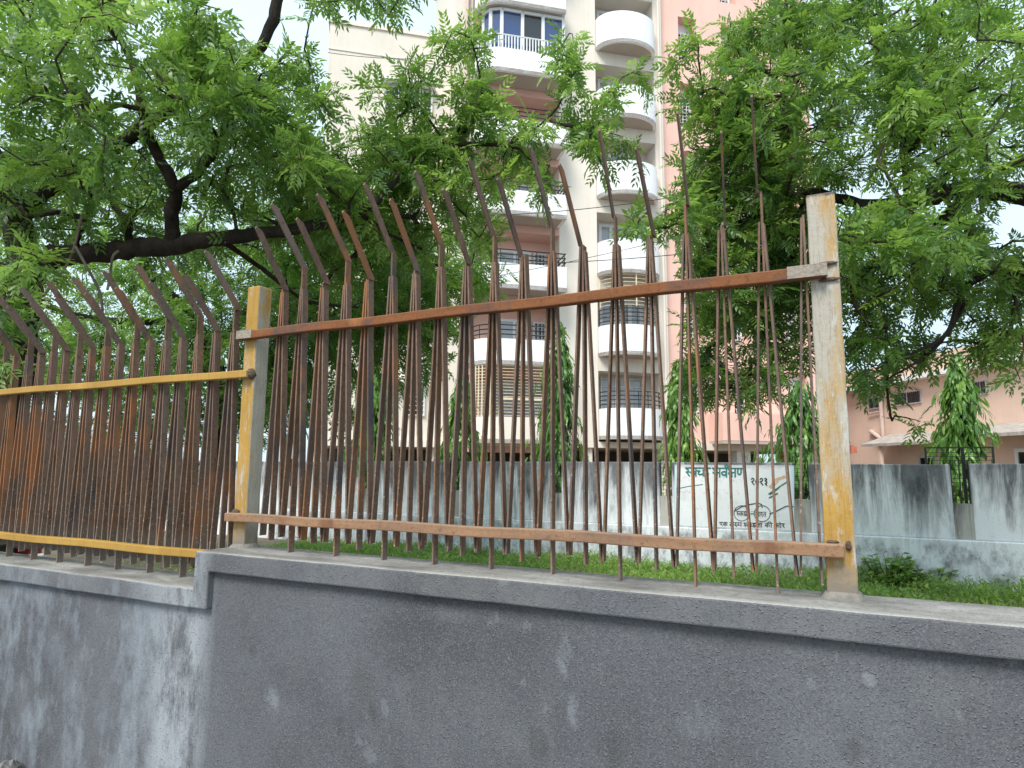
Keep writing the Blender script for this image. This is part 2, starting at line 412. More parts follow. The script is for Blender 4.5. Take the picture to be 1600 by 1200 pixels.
t = NT('glass_dark'); M['glass_dark'] = t.done((.02, .022, .026), .12, None, 0.0, .8)
t = NT('glass_pale'); M['glass_pale'] = t.done((.34, .37, .41), .15, None, 0.0, .8)

# ------------------------------------------------------------------ ground
S = 1.28                                                   # metres per unit of the fence survey (survey plane 1.66)
YF = 1.66 * S
def zc(zu): return CAM_Z + (zu - 1.55) * S
CO_F, CO_B = 1.946, 2.222                                  # coping front and back
simple('bounce_road', (.2, .19, .175), .2, 3, .95)  # unseen road surface, made pale to bounce more light
ground = MB().add([(-300, -300, 0), (300, -300, 0), (300, 400, 0), (-300, 400, 0)], [(0, 1, 2, 3)]).build('ground', M['bounce_road'])
tag(ground, kind='structure')
GZ = .09
yard = MB().box(-60, 40, 2.19, 9.95, -.2, GZ).build('yard_soil', M['soil']); tag(yard, kind='structure')
lot = MB().box(-80, 60, 10.2, 120, -.2, .1).build('building_forecourt', M['soil']); tag(lot, kind='structure')

# ------------------------------------------------------------------ roadside wall
ZR, ZL = zc(1.267), zc(1.148)                              # coping tops: raised length, lower length
CH = .078                                                  # coping face height
XS = -2.415                                                # left face of the raised length
wall = empty('boundary_wall', (0, CO_F, 0))
tag(wall, 'grey stucco roadside wall with projecting coping that steps down on the left', 'wall')
def kid(mb, name, mat, parent, **kw):                      # build in world coordinates, then hang under the parent
    o = mb.build(name, mat, None, **kw); o.parent = parent; o.matrix_parent_inverse = parent.matrix_basis.inverted(); return o
BF = CO_F + .032
mb = MB(); mb.prism([(-9, -.1), (8, -.1), (8, ZR - CH), (XS + .085, ZR - CH), (XS + .085, ZL - CH), (-9, ZL - CH)], BF, CO_B - .012)
kid(mb, 'wall_face', M['stucco'], wall)
# coping: one folded band (lower length, upright return, raised length), finely divided so its edges can wander
def coping_strip():
    mb = MB()
    pts = [(-9, ZL - CH), (XS + .085, ZL - CH), (XS + .085, ZR - CH), (8, ZR - CH), (8, ZR), (XS, ZR), (XS, ZL), (-9, ZL)]
    out = []
    for i, p in enumerate(pts):
        q = pts[(i + 1) % len(pts)]; L = math.hypot(q[0] - p[0], q[1] - p[1]); n = max(1, int(L / .06)); 
        for k in range(n):
            f = k / n; out.append((p[0] + (q[0] - p[0]) * f, p[1] + (q[1] - p[1]) * f))
    res = []
    for (px, pz) in out:
        j = .0008 * math.sin(px * 9.1 + pz * 3) + random.uniform(-.0007, .0007)
        res.append((px, pz + j))
    mb.prism(res, CO_F, CO_B); return mb
cp = kid(coping_strip(), 'coping', M['stucco_coping'], wall, bevel=.006)

# ------------------------------------------------------------------ fence
PITCH = .0931 * S
TW, TD = .0066, .032                                       # flat bar: thin across the fence, deep towards the road
DL = -.119 * S                                             # drop of the lower panel
z_apex, z_bendA, z_leg, z_B = zc(2.158), zc(2.238), zc(1.315), zc(1.296)
def flat(z0, z1): return MB().box(-TW / 2, TW / 2, -TD / 2, TD / 2, z0, z1)
def tip_mesh(zb):
    # bent bar leaning out over the road, end cut to a point; origin at the bend
    dy, dz = -.155 * S, .178 * S
    L = math.hypot(dy, dz); t = Vector((0, dy / L, dz / L)); nrm = Vector((0, -t.z, t.y)) * -1
    mb = MB(); h = TD / 2; vs = []
    prof = [(0 - h * .42, h), (L * .9, h), (L, -h * .2), (L * .985, -h), (0 + h * .42, -h)]
    for sx in (-1, 1):
        for a, b in prof:
            p = Vector((sx * TW * .48, 0, zb)) + t * a + nrm * b; vs.append(p)
    n = len(prof)
    mb.add(vs, [tuple(range(n)), tuple(range(2 * n - 1, n - 1, -1))] + [(i, i + n, (i + 1) % n + n, (i + 1) % n) for i in range(n)])
    mb.box(-TW * .62, TW * .62, -h * 1.02, h * 1.02, zb - .004, zb + .003)          # weld seam
    return mb.mesh('bent_tip')
def leg_mesh(sgn):
    top = Vector((sgn * (TW * 1.02), 0, z_apex)); bot = Vector((sgn * (PITCH / 2 - TW * .55), 0, z_leg))
    return MB().bar(bot, top, TW, TD).mesh('side_bar')
ME = {'A': flat(ZR - .03, z_bendA - .002).mesh('picket'), 'B': flat(z_B, z_apex + .006).mesh('picket'),
      'tipA': tip_mesh(z_bendA), 'tipB': tip_mesh(z_apex + .008), 'legL': leg_mesh(-1), 'legR': leg_mesh(1)}
for k, m in ME.items(): m.materials.append(M['rust_tip'] if k.startswith('tip') else M['rust_bar'])
for k, m in ME.items():
    for p in m.polygons: p.use_smooth = False
def panel_bars(panel, xs, dz):
    for i, (x, kind) in enumerate(xs):
        jx = random.uniform(-.002, .002); jy = random.uniform(-.003, .003); jz = random.uniform(-.008, .008)
        o = bpy.data.objects.new('picket', ME[kind[0]]); COL.objects.link(o); o.parent = panel
        o.location = (x + jx, YF + jy, dz + (jz if kind[0] == 'B' else 0)); o.rotation_euler = (0, random.uniform(-.001, .001), random.uniform(-.06, .06))
        if len(kind) == 1:
            tp = bpy.data.objects.new('bent_tip', ME['tip' + kind]); COL.objects.link(tp); tp.parent = o
            tp.rotation_euler = (0, random.uniform(-.006, .006), random.uniform(-.05, .05))
        for s_, nm in ((-1, 'legL'), (1, 'legR')):
            if kind == 'BL' and s_ > 0: continue
            g = bpy.data.objects.new('side_bar', ME[nm]); COL.objects.link(g); g.parent = panel
            g.location = (x + jx, YF + jy + random.uniform(-.002, .002), dz + random.uniform(-.01, .008)); g.rotation_euler = (0, random.uniform(-.001, .001), random.uniform(-.08, .08))
def rail(x0, x1, z, mat, panel, name, h=.037):
    y1 = YF - TD / 2 - .001; mb = MB(); n = 16; rows = []
    for i in range(n + 1):
        x = x0 + (x1 - x0) * i / n; dz = .0025 * math.sin(i * 1.3 + z * 5); rows.append((x, dz))
    pts = [(x, z + d - h / 2) for x, d in rows] + [(x, z + d + h / 2) for x, d in reversed(rows)]
    mb.prism(pts, y1 - .036, y1)
    return mb.build(name, mat, panel, bevel=.004)
right = empty('picket_fence', (0, 0, 0))
tag(right, 'rusty picket fence panel with orange-brown rails between the two posts', 'fence')
xsR = [((-1.695 * S) + PITCH * i, 'B' if i % 2 == 0 else 'A') for i in range(18)] + [(-1.695 * S + PITCH * 18, 'BL')]
panel_bars(right, xsR, 0)
rail(-1.872 * S, .026 * S, zc(2.011), M['rust_rail_top'], right, 'top_rail')
rail(-1.878 * S, .030 * S, zc(1.372), M['rust_rail_low'], right, 'bottom_rail')
yr = YF - TD / 2 - .001
for nm, zz in (('top_rail', zc(2.011)), ):
    p = MB().box(-.058 * S, .0275 * S, yr - .0382, yr - .02, zz - .0178, zz + .0200).build('primed_rail_end', M['rail_primer'], right)
    p2 = MB().box(-1.8735 * S, -1.80 * S, yr - .0382, yr - .02, zz - .0178, zz + .0200).build('primed_rail_end', M['rail_primer'], right)
left = empty('picket_fence', (0, 0, 0))
tag(left, 'lower rusty picket fence panel with ochre painted rails, at the left edge', 'fence')
xsL = [(-1.928 * S - PITCH * i, 'A' if i % 2 == 0 else 'B') for i in range(26)]
panel_bars(left, xsL, DL)
rail(-4.4 * S, -1.815 * S, zc(1.872), M['yellow_rail'], left, 'top_rail', .034)
rail(-4.4 * S, XS - .001, zc(1.240), M['yellow_rail'], left, 'bottom_rail', .036)
def blob(c, r, name, mat, parent, n=7):
    mb = MB(); vs = []; rings = 5
    for i in range(rings + 1):
        a = math.pi * i / rings
        for k in range(n):
            b = 2 * math.pi * k / n; rr = 1 + random.uniform(-.25, .25)
            vs.append((c[0] + r[0] * math.sin(a) * math.cos(b) * rr, c[1] + r[1] * math.sin(a) * math.sin(b) * rr, c[2] + r[2] * math.cos(a) * rr))
    fs = [(i * n + k, i * n + (k + 1) % n, (i + 1) * n + (k + 1) % n, (i + 1) * n + k) for i in range(rings) for k in range(n)]
    return mb.add(vs, fs).build(name, mat, parent, smooth=True)
kidw = lambda c, r, parent: blob(c, r, 'weld', M['weld'], parent)

def post(xc, wx, mat, label, z1, dep=.078):
    root = empty('fence_post', (xc, YF, ZR)); tag(root, label, 'fence post')
    y0 = YF - TD / 2 - .0005; t_ = .006
    mb = MB(); n = 14; rows = [ZR - .02 + (z1 - ZR + .02) * i / n for i in range(n + 1)]
    vs = []; o0 = 0
    for z in rows:
        j = .0012 * math.sin(z * 31 + xc)
        vs += [(xc - wx / 2 + j, y0, z), (xc + wx / 2 + j, y0, z), (xc + wx / 2 + j, y0 + dep, z), (xc - wx / 2 + j, y0 + dep, z)]
    fs = [(i * 4 + k, i * 4 + (k + 1) % 4, (i + 1) * 4 + (k + 1) % 4, (i + 1) * 4 + k) for i in range(n) for k in range(4)]
    fs += [(3, 2, 1, 0), tuple(n * 4 + k for k in range(4))]
    mb.add(vs, fs); kid(mb, 'tube', mat, root, bevel=.005)
    mb = MB(); vs = []; N = 20
    for ring, (g, zz) in enumerate(((.016, ZR - .004), (.009, ZR + .012), (.001, ZR + .02))):
        for k in range(N):
            a = 2 * math.pi * k / N; ca, sa = math.cos(a), math.sin(a); m_ = max(abs(ca), abs(sa)); jj = random.uniform(.8, 1.25)
            vs.append((xc + ca / m_ * (wx / 2 + g * jj), y0 + dep / 2 + sa / m_ * (dep / 2 + g * jj), zz))
    fs = [(i * N + k, i * N + (k + 1) % N, (i + 1) * N + (k + 1) % N, (i + 1) * N + k) for i in range(2) for k in range(N)]
    kid(mb.add(vs, fs), 'mortar_footing', M['mortar'], root, smooth=True)
    return root
pr = post(.022 * S, .0625 * S, M['yellow_worn'], 'tall post on the coping with peeling yellow paint over pale primer, right', zc(2.208))
pl = post(-1.835 * S, .058 * S, M['yellow_post'], 'ochre yellow post where the coping steps down, between the two fence panels', zc(2.195))
def weld(x, z, parent, r=(.02, .01, .014)):
    o = kidw((x, yr - .006, z), r, None); o.parent = parent; o.matrix_parent_inverse = parent.matrix_basis.inverted()
for dz in (-.024, .026): weld(.022 * S + .012, zc(2.011) + dz, pr, (.03, .004, .006))
weld(.022 * S + .022, zc(1.372) + .016, pr, (.008, .005, .012)); weld(.022 * S - .02, zc(1.372) + .024, pr, (.016, .004, .005))
weld(-1.835 * S - .02, zc(1.372) + .024, pl, (.028, .008, .01)); weld(-1.812 * S, zc(1.872), pl, (.022, .02, .024))

# ------------------------------------------------------------------ compound wall at the back
YB = 10.0
ZT, ZLG = 1.645, .69
cw = empty('compound_wall', (0, YB, GZ)); tag(cw, 'mould-streaked whitewashed compound wall with slotted openings and painted notice', 'wall')
slots = [(-11.85, .22), (-9.85, .22), (-7.9, .26), (-5.95, .24), (-3.99, .18), (-2.2, .19), (-.31, .21), (1.56, .21), (3.45, .21), (5.35, .21)]
SZ = 1.14
edges = [-30]
for x, wd in slots: edges += [x - wd / 2, x + wd / 2]
edges += [14]
for i in range(0, len(edges), 2):
    a, b = edges[i], edges[i + 1]
    j = random.uniform(-.012, .012)
    kid(MB().box(a, b, YB, YB + .16, ZLG, ZT + j), 'wall_panel', M['mould'], cw, bevel=.012)
for x, wd in slots:
    kid(MB().box(x - wd / 2 + .001, x + wd / 2 - .001, YB + .012, YB + .15, ZLG, SZ), 'slot_sill', M['mould_rib'], cw)
    g = MB()
    for zz in np.arange(SZ + .04, ZT + .18, .055): g.box(x - wd / 2 + .002, x + wd / 2 - .002, YB + .074, YB + .08, zz, zz + .006)
    for xx in (x - wd / 2 + .012, x, x + wd / 2 - .012): g.box(xx - .007, xx + .007, YB + .07, YB + .086, SZ, ZT + .05)
    kid(g, 'slot_grille', M['metal_black'], cw)
kid(MB().box(-30, 14, YB - .025, YB + .17, -.1, ZLG - .002), 'plinth', M['mould'], cw, bevel=.015)
# black grille frame standing above the wall in front of the right-hand ashoka
gf = empty('grille_frame', (1.56, YB + .12, ZT)); tag(gf, 'black metal grille above the compound wall at the right-hand leafy column', 'grille')
mb = MB()
for a, b in ((1.2, 1.222), (1.60, 1.635), (1.93, 1.952)): mb.box(a, b, YB + .1, YB + .125, SZ if a == 1.6 else ZT - .02, ZT + .2)
mb.box(1.2, 1.952, YB + .101, YB + .124, ZT + .2, ZT + .218)
for zz in np.arange(ZT + .04, ZT + .19, .05): mb.box(1.222, 1.93, YB + .11, YB + .115, zz, zz + .006)
kid(mb, 'bars', M['metal_black'], gf)

# painted notice: white field and brush lettering
mp = lambda px, py: atY(px, py, YB - .006)
mu = empty('painted_notice', (-1.2, YB - .006, ZLG)); tag(mu, 'white painted notice with teal and black Devanagari lettering on compound wall', 'mural')
q = [mp(1054, 724), mp(1241, 727), mp(1241, 829), mp(1054, 823)]
kid(MB().prism([(q[3][0], max(q[3][2], ZLG + .02)), (q[2][0], max(q[2][2], ZLG + .02)), (q[1][0], ZT - .03), (q[0][0], ZT - .03)], YB - .004, YB + .002), 'white_field', M['mural_white'], mu)
def arc(cx, cy, rx, ry, a0, a1, n=12):
    return [(cx + rx * math.cos(math.radians(a0 + (a1 - a0) * i / n)), cy + ry * math.sin(math.radians(a0 + (a1 - a0) * i / n))) for i in range(n + 1)]
G = {
 'va': (.72, [arc(.34, .42, .24, .2, 20, 340), [(.6, 1), (.6, 0)]]),
 'sa': (.9, [[(.1, .85), (.26, .82), (.3, .66), (.2, .52), (.06, .5)], [(.12, .5), (.42, .02)], [(.2, .5), (.78, .5)], [(.78, 1), (.78, 0)]]),
 'sah': (.5, [[(.1, .85), (.26, .82), (.3, .66), (.2, .52), (.06, .5)], [(.12, .5), (.42, .02)], [(.2, .5), (.5, .5)]]),
 'chah': (.5, [[(.02, .66), (.3, .66), (.16, .5), (.14, .32), (.26, .2), (.5, .26)]]),
 'cha2': (.9, [[(.36, 1), (.36, .82)], [(.62, .84), (.3, .86), (.12, .7), (.2, .54), (.42, .5), (.2, .46), (.08, .3), (.18, .1), (.42, .06), (.64, .16), (.68, .36), (.54, .42), (.42, .3), (.52, .18)]]),
 'ra': (.5, [[(.12, .85), (.3, .82), (.36, .66), (.24, .52), (.08, .5)], [(.14, .5), (.46, .02)]]),
 'rve': (.72, [arc(.34, .42, .24, .2, 20, 340), [(.6, 1), (.6, 0)], [(.6, 1), (.42, 1.32)], [(.6, 1), (.78, 1.2), (.7, 1.38), (.56, 1.34)]]),
 'ksha': (.92, [[(.3, 1), (.12, .84), (.2, .7), (.4, .66), (.18, .58), (.1, .4), (.24, .26), (.44, .34), (.36, .5)], [(.3, .3), (.5, .06)], [(.4, .52), (.8, .52)], [(.8, 1), (.8, 0)]]),
 'nna': (.98, [[(.16, 1), (.16, .45), (.26, .3), (.42, .32), (.5, .5), (.5, 1)], [(.84, 1), (.84, 0)]]),
 'bha': (.86, [[(.06, .84), (.22, .82), (.3, .66), (.24, .46)], arc(.16, .44, .09, .1, 0, 330), [(.25, .44), (.72, .44)], [(.72, 1), (.72, 0)]]),
 'aa': (.3, [[(.16, 1), (.16, 0)]]),
 'ta': (.68, [[(.54, .64), (.3, .64), (.14, .46), (.16, .24), (.3, .08)], [(.54, 1), (.54, 0)]]),
 'e': (.72, [[(.14, 1), (.14, .62), (.26, .44), (.44, .5), (.5, .66), (.5, 1)], [(.36, .46), (.6, .02)]]),
 'ka': (.9, [arc(.24, .46, .18, .17, 10, 350), [(.42, 1), (.42, 0)], [(.42, .6), (.62, .68), (.78, .54), (.76, .32), (.64, .24)]]),
 'da': (.62, [[(.36, 1), (.36, .8), (.16, .68), (.12, .44), (.3, .34), (.46, .46)], [(.28, .36), (.52, .02)]]),
 'ma': (.84, [[(.18, 1), (.18, .42)], arc(.12, .42, .07, .09, 0, 330), [(.18, .44), (.7, .44)], [(.7, 1), (.7, 0)]]),
 'ii': (.34, [[(.16, 1), (.16, 0)], [(.16, 1), (.1, 1.28), (-.16, 1.36), (-.38, 1.24), (-.42, 1.0)]]),
 'o': (1.2, [[(.1, .82), (.3, .84), (.36, .68), (.22, .54), (.38, .46), (.38, .24), (.2, .12), (.06, .2)], [(.3, .52), (.7, .52)], [(.7, 1), (.7, 0)], [(1.0, 1), (1.0, 0)], [(1.0, 1), (.8, 1.34)]]),
 '2': (.62, [[(.1, .74), (.24, .9), (.44, .84), (.46, .64), (.28, .48), (.14, .46), (.5, .04)]]),
 '0': (.62, [arc(.3, .45, .2, .26, 0, 360, 14)]),
 '3': (.62, [[(.12, .86), (.34, .9), (.42, .74), (.2, .58), (.42, .5), (.44, .3), (.22, .22), (.46, -.02)]]),
}
class Brush:
    def __init__(s): s.mb = MB(); s.k = 0
    def stroke(s, pts, wd):                                # pts in photograph pixels on the wall plane
        P = [mp(*p) for p in pts]
        for a, b in zip(P, P[1:]):
            d = np.array([b[0] - a[0], b[2] - a[2]]); L = np.hypot(*d)
            if L < 1e-5: continue
            d /= L; n = np.array([-d[1], d[0]]) * wd / 2; e = d * wd * .3
            y = YB - .0062 - (s.k % 60) * .00008; s.k += 1
            s.mb.add([(a[0] - e[0] + n[0], y, a[2] - e[1] + n[1]), (a[0] - e[0] - n[0], y, a[2] - e[1] - n[1]), (b[0] + e[0] - n[0], y, b[2] + e[1] - n[1]), (b[0] + e[0] + n[0], y, b[2] + e[1] + n[1])], [(0, 1, 2, 3)])
    def word(s, glyphs, x0, x1, ytop, ybot, wd, slope=.012, headline=True):
        tot = sum(G[g][0] for g in glyphs); k = (x1 - x0) / tot; h = ybot - ytop; cx = 0
        P = lambda gx, gy: (x0 + gx * k, ytop + (1 - gy) * h + slope * gx * k)
        for g in glyphs:
            for st in G[g][1]: s.stroke([P(cx + a, b) for a, b in st], wd)
            cx += G[g][0]
        if headline: s.stroke([P(0, 1), P(tot, 1)], wd)
SV = ['sah', 'va', 'chah', 'cha2']
b = Brush(); b.word(SV, 1071, 1110, 731, 744, .022); b.word(['sa', 'rve', 'ksha', 'nna'], 1113, 1165, 731.5, 745, .022); kid(b.mb, 'teal_heading', M['paint_teal'], mu)
b = Brush(); b.word(['2', '0', '2', '3'], 1173, 1200, 746, 758, .016, headline=False); kid(b.mb, 'year_digits', M['paint_ink'], mu)
b = Brush()
b.stroke([(1159 + 12 * math.cos(a * .2617), 802 + 12 * math.sin(a * .2617)) for a in range(25)], .009)
b.stroke([(1191 + 12.5 * math.cos(a * .2617), 802.5 + 12.5 * math.sin(a * .2617)) for a in range(25)], .009)
b.stroke([(1147, 799), (1158, 792), (1172, 788), (1184, 786), (1190, 788), (1191, 793)], .012); b.stroke([(1203, 803), (1214, 798), (1228, 791), (1236, 790), (1240, 792)], .012)
b.word(SV, 1151, 1168, 799, 806, .008); b.word(['bha', 'aa', 'ra', 'ta'], 1180, 1197, 800, 807, .008)
b.word(['e', 'ka'], 1124, 1137, 816, 822, .009); b.word(['ka', 'da', 'ma'], 1140, 1159, 816.5, 823, .009); b.word(SV + ['ta', 'aa'], 1162, 1191, 817, 823.5, .009)
b.word(['ka', 'ii'], 1195, 1207, 817.5, 824, .009); b.word(['o', 'ra'], 1211, 1226, 818, 824.5, .009)
kid(b.mb, 'slogan_and_spectacles', M['paint_ink'], mu)
b = Brush()
for i in range(7): b.stroke([(1201 + i * 1.1, 772 - i * .5 + (i % 3) * .9), (1216 + i, 762 - i * .7), (1229 + i * .6, 753.5 - i * .3)], .016)
b.stroke([(1202, 778), (1215, 771)], .02); b.stroke([(1173, 803), (1178, 802.6)], .014)
kid(b.mb, 'green_brush_mark', M['paint_green'], mu)
b = Brush(); b.stroke([(1204, 761), (1214, 752)], .05); b.stroke([(1212, 750), (1226, 745)], .04); b.stroke([(1173, 799.5), (1178, 799)], .01); kid(b.mb, 'orange_brush_mark', M['paint_orange'], mu)
b = Brush(); b.stroke([(1057, 764), (1075, 760), (1098, 757)], .012); kid(b.mb, 'teal_rule', M['paint_teal'], mu)

# ------------------------------------------------------------------ apartment tower
RZ = math.radians(38.5)
TO = at(985, 690, 24.0)
tower = empty('apartment_tower', (TO[0], TO[1], .1), RZ)
tag(tower, 'tall cream apartment tower with curved white balconies rising behind the compound wall', 'apartment building')
def lp(mb, name, mat, parent=tower, **kw):                 # build in the tower's own axes (x along front, y into building, z above ground)
    o = mb.build(name, mat, None, **kw); o.parent = parent; return o
def ring(path, z0, z1, th):
    inn = []
    for i, p in enumerate(path):
        a = path[max(i - 1, 0)]; c = path[min(i + 1, len(path) - 1)]
        d = np.array([c[0] - a[0], c[1] - a[1]]); d /= np.hypot(*d); inn.append((p[0] - d[1] * th, p[1] + d[0] * th))
    return MB().slab(list(path) + inn[::-1], z0, z1)
def shrink(path, th):
    inn = []
    for i, p in enumerate(path):
        a = path[max(i - 1, 0)]; c = path[min(i + 1, len(path) - 1)]
        d = np.array([c[0] - a[0], c[1] - a[1]]); d /= np.hypot(*d); inn.append((p[0] - d[1] * th, p[1] + d[0] * th))
    return inn
def resample(path, step):
    out = [path[0]]; acc = 0
    for a, b_ in zip(path, path[1:]):
        L = math.hypot(b_[0] - a[0], b_[1] - a[1]); 
        n = max(1, round(L / step))
        for k in range(1, n + 1): out.append((a[0] + (b_[0] - a[0]) * k / n, a[1] + (b_[1] - a[1]) * k / n))
    return out
def railing(path, z0, z1, mat, parent, step=.13, r=.012, rails=(1.0,), horiz=False):
    mb = MB(); pp = resample(path, step)
    if not horiz:
        for p in pp: mb.box(p[0] - r, p[0] + r, p[1] - r, p[1] + r, z0, z1)
    else:
        for p in pp[::5]: mb.box(p[0] - r, p[0] + r, p[1] - r, p[1] + r, z0, z1)
    for k in rails: mb.tube([(p[0], p[1], z0 + (z1 - z0) * k) for p in pp], r * 1.6, 6)
    return lp(mb, 'railing', mat, parent)
def window(u0, u1, z0, z1, y, parent, panes=2, frame='frame_white', glass='glass_dark', bars=0, fr=.06, name='window', barmat='frame_white', mull=None):
    """framed opening standing 6 cm proud of plane y; panes and grille are sub-parts"""
    mb = MB(); d0, d1 = y - .07, y + .01
    mb.box(u0, u0 + fr, d0, d1, z0, z1).box(u1 - fr, u1, d0, d1, z0, z1).box(u0 + fr, u1 - fr, d0, d1, z0, z0 + fr).box(u0 + fr, u1 - fr, d0, d1, z1 - fr, z1)
    wi = (u1 - u0 - 2 * fr)
    for k in range(1, panes):
        c = u0 + fr + wi * k / panes; mb.box(c - fr / 2, c + fr / 2, d0 + .003, d1, z0 + fr, z1 - fr)
    f = lp(mb, name, M[frame], parent)
    for k in range(panes):
        a = u0 + fr + wi * k / panes; b_ = u0 + fr + wi * (k + 1) / panes
        lp(MB().box(a, b_, y - .03, y - .018, z0 + fr, z1 - fr), 'pane', M[glass], f)
    if bars:
        g = MB()
        for zz in np.linspace(z0 + .05, z1 - .05, bars): g.box(u0, u1, y - .105, y - .092, zz - .011, zz + .011)
        for uu in np.linspace(u0 + .02, u1 - .02, 4): g.box(uu - .014, uu + .014, y - .118, y - .105, z0, z1)
        lp(g, 'window_grille', M[barmat], f)
    return f
TOP = 26.0
WT = 2.42                                                   # stilt storey height
# wall strips at the front plane, recess backs, slabs
lp(MB().box(-6.75, -6.12, .3, 9, WT, TOP), 'side_strip', M['beige_wall'])
lp(MB().box(-2.74, -1.24, 0, 9, WT, TOP), 'pilaster', M['cream'])
lp(MB().box(1.26, 1.62, 0, 9, WT, TOP), 'pilaster', M['cream'])
lp(MB().box(-6.12, -2.74, 1.0, 9, WT, TOP), 'recess_wall', M['pink'])
lp(MB().box(-1.24, 1.26, .9, 9, WT, TOP), 'recess_wall', M['beige_wall'])
lp(MB().box(-6.75, 1.62, -.001, 9, WT - .22, WT - .003), 'stilt_slab', M['cream'])
lp(MB().box(-6.9, 8.6, 5.2, 9, -.1, WT - .223), 'stilt_back_wall', M['stilt_dark'])
for uu in (-6.5, -2.4, -1.6, 1.4): lp(MB().box(uu - .16, uu + .16, .15, .6, -.1, WT - .222), 'column', M['cream'])
# curved balconies of the right-hand column
RB = [(.01 - 1.235 * math.cos(a), -.001 - .85 * math.sin(a)) for a in np.linspace(.0, math.pi, 25)]
for k in range(8):
    z0 = 2.5 + 3.085 * k; zt = z0 + (1.12 if k < 2 else 1.3)
    bal = lp(ring(RB, z0, zt, .12), 'balcony', M['white_paint'])
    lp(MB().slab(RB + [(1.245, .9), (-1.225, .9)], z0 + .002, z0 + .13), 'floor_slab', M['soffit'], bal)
    if k in (0, 1): railing(shrink(RB, .06), zt, zt + .62, M['metal_black'], bal, .1, .012, (1.0, .75, .5, .25), True)
    elif k == 6: railing(shrink(RB, .06), zt, zt + 1.5, M['frame_white'], bal, .1, .02)
    if k == 2:
        g = MB(); pp = shrink(RB, .1)
        for zz in np.linspace(8.72 - 1.25, 8.72 - .1, 9): g.tube([(p[0], p[1], zz) for p in pp], .014, 5)
        for p in pp[::6]: g.box(p[0] - .02, p[0] + .02, p[1] - .02, p[1] + .02, 8.72 - 1.3, 8.72 - .02)
        lp(g, 'security_bars', M['grille_cream'], bal)
    window(-.85, .95, z0 + .14, z0 + 2.45, .9, tower, 4, 'frame_white' if k != 0 else 'curtain', 'glass_pale', 8 if k in (0, 1, 4) else 0, .12, 'balcony_door', 'frame_white')
    lp(MB().box(-1.236, 1.256, -.0005, .8995, z0 + 2.55, z0 + 3.083), 'lintel', M['beige_wall'])
# left-hand balcony column with rounded corner
LBp = [(-6.11, -.001)] + [(-5.2 - .91 * math.cos(a), -.1 - .9 * math.sin(a)) for a in np.linspace(0, math.pi / 2, 10)] + [(-4.4, -1.0), (-3.6, -1.0), (-2.78, -1.0), (-2.75, -.97), (-2.75, -.001)]
tops = [3.17 + 2.715 * k for k in range(9)]
for k, zt in enumerate(tops):
    z0 = zt - .9
    bal = lp(ring(LBp, z0, zt, .12), 'balcony', M['cream' if k == 0 else 'white_paint'])
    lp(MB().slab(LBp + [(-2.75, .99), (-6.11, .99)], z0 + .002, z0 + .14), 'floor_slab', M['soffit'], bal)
    lp(MB().box(-6.118, -2.742, 0.002, .998, z0 - .28, z0 - .002), 'lintel', M['pink_dark'])
    if k == 0:
        g = MB(); pp = shrink(LBp, .05)
        for zz in np.linspace(zt + .05, zt + 1.78, 17): g.tube([(p[0], p[1], zz) for p in pp], .014, 4)
        for p in resample(pp, .62): g.box(p[0] - .02, p[0] + .02, p[1] - .02, p[1] + .02, zt, zt + 1.8)
        g.box(-5.2, -2.85, -.99, -.93, zt + .58, zt + .66)
        lp(g, 'security_bars', M['grille_cream'], bal)
        window(-5.5, -3.1, zt - .6, zt + 1.5, 1.0, tower, 3, 'frame_white', 'glass_pale', 10, .08)
    elif k == 5:
        pp = shrink(LBp, .04); railing(pp, zt, zt + .55, M['frame_white'], bal, .11, .02, (1.0, .0))
        # glazed enclosure
        fr = MB(); gp = shrink(LBp, .3); cuts = [2, 6, 10, 11, 12, 13]; panes = []
        for a, c in zip(cuts, cuts[1:]):
            pa, pc = gp[a], gp[c]
            lp(MB().add([(pa[0], pa[1], zt), (pc[0], pc[1], zt), (pc[0], pc[1], zt + 1.72), (pa[0], pa[1], zt + 1.72)], [(0, 1, 2, 3)]), 'pane', M['glass_dark' if a == 11 else 'glass_blue'], bal)
        for i in cuts: p = gp[i]; fr.box(p[0] - .06, p[0] + .06, p[1] - .06, p[1] + .04, zt, zt + 1.8)
        for a, c in zip(cuts, cuts[1:]):
            fr.bar((gp[a][0], gp[a][1] - .01, zt + 1.74), (gp[c][0], gp[c][1] - .01, zt + 1.74), .12, .1); fr.bar((gp[a][0], gp[a][1] - .01, zt + .03), (gp[c][0], gp[c][1] - .01, zt + .03), .1, .1)
        lp(fr, 'glazing_frame', M['frame_white'], bal)
    else:
        railing(shrink(LBp, .06), zt, zt + .5, M['metal_black'], bal, .14, .014, (1.0, .66, .33), True)
        window(-4.9, -3.6, zt - .75, zt + 1.15, 1.0, tower, 2, 'frame_white', 'glass_pale', 0, .1, 'balcony_door')
        window(-3.5, -3.0, zt - .1, zt + 1.1, 1.0, tower, 1, 'frame_white', 'glass_dark', 8, .06)
lp(MB().tube([(-6.35, .2, WT), (-6.35, .2, TOP)], .07, 8), 'drain_pipe', M['pipe'])
lp(MB().tube([(1.45, -.08, WT), (1.45, -.08, TOP)], .05, 8), 'drain_pipe', M['cream'])
lp(MB().box(-6.9, 1.75, -.2, 9.1, TOP + .002, TOP + .9), 'roof_parapet', M['cream'])

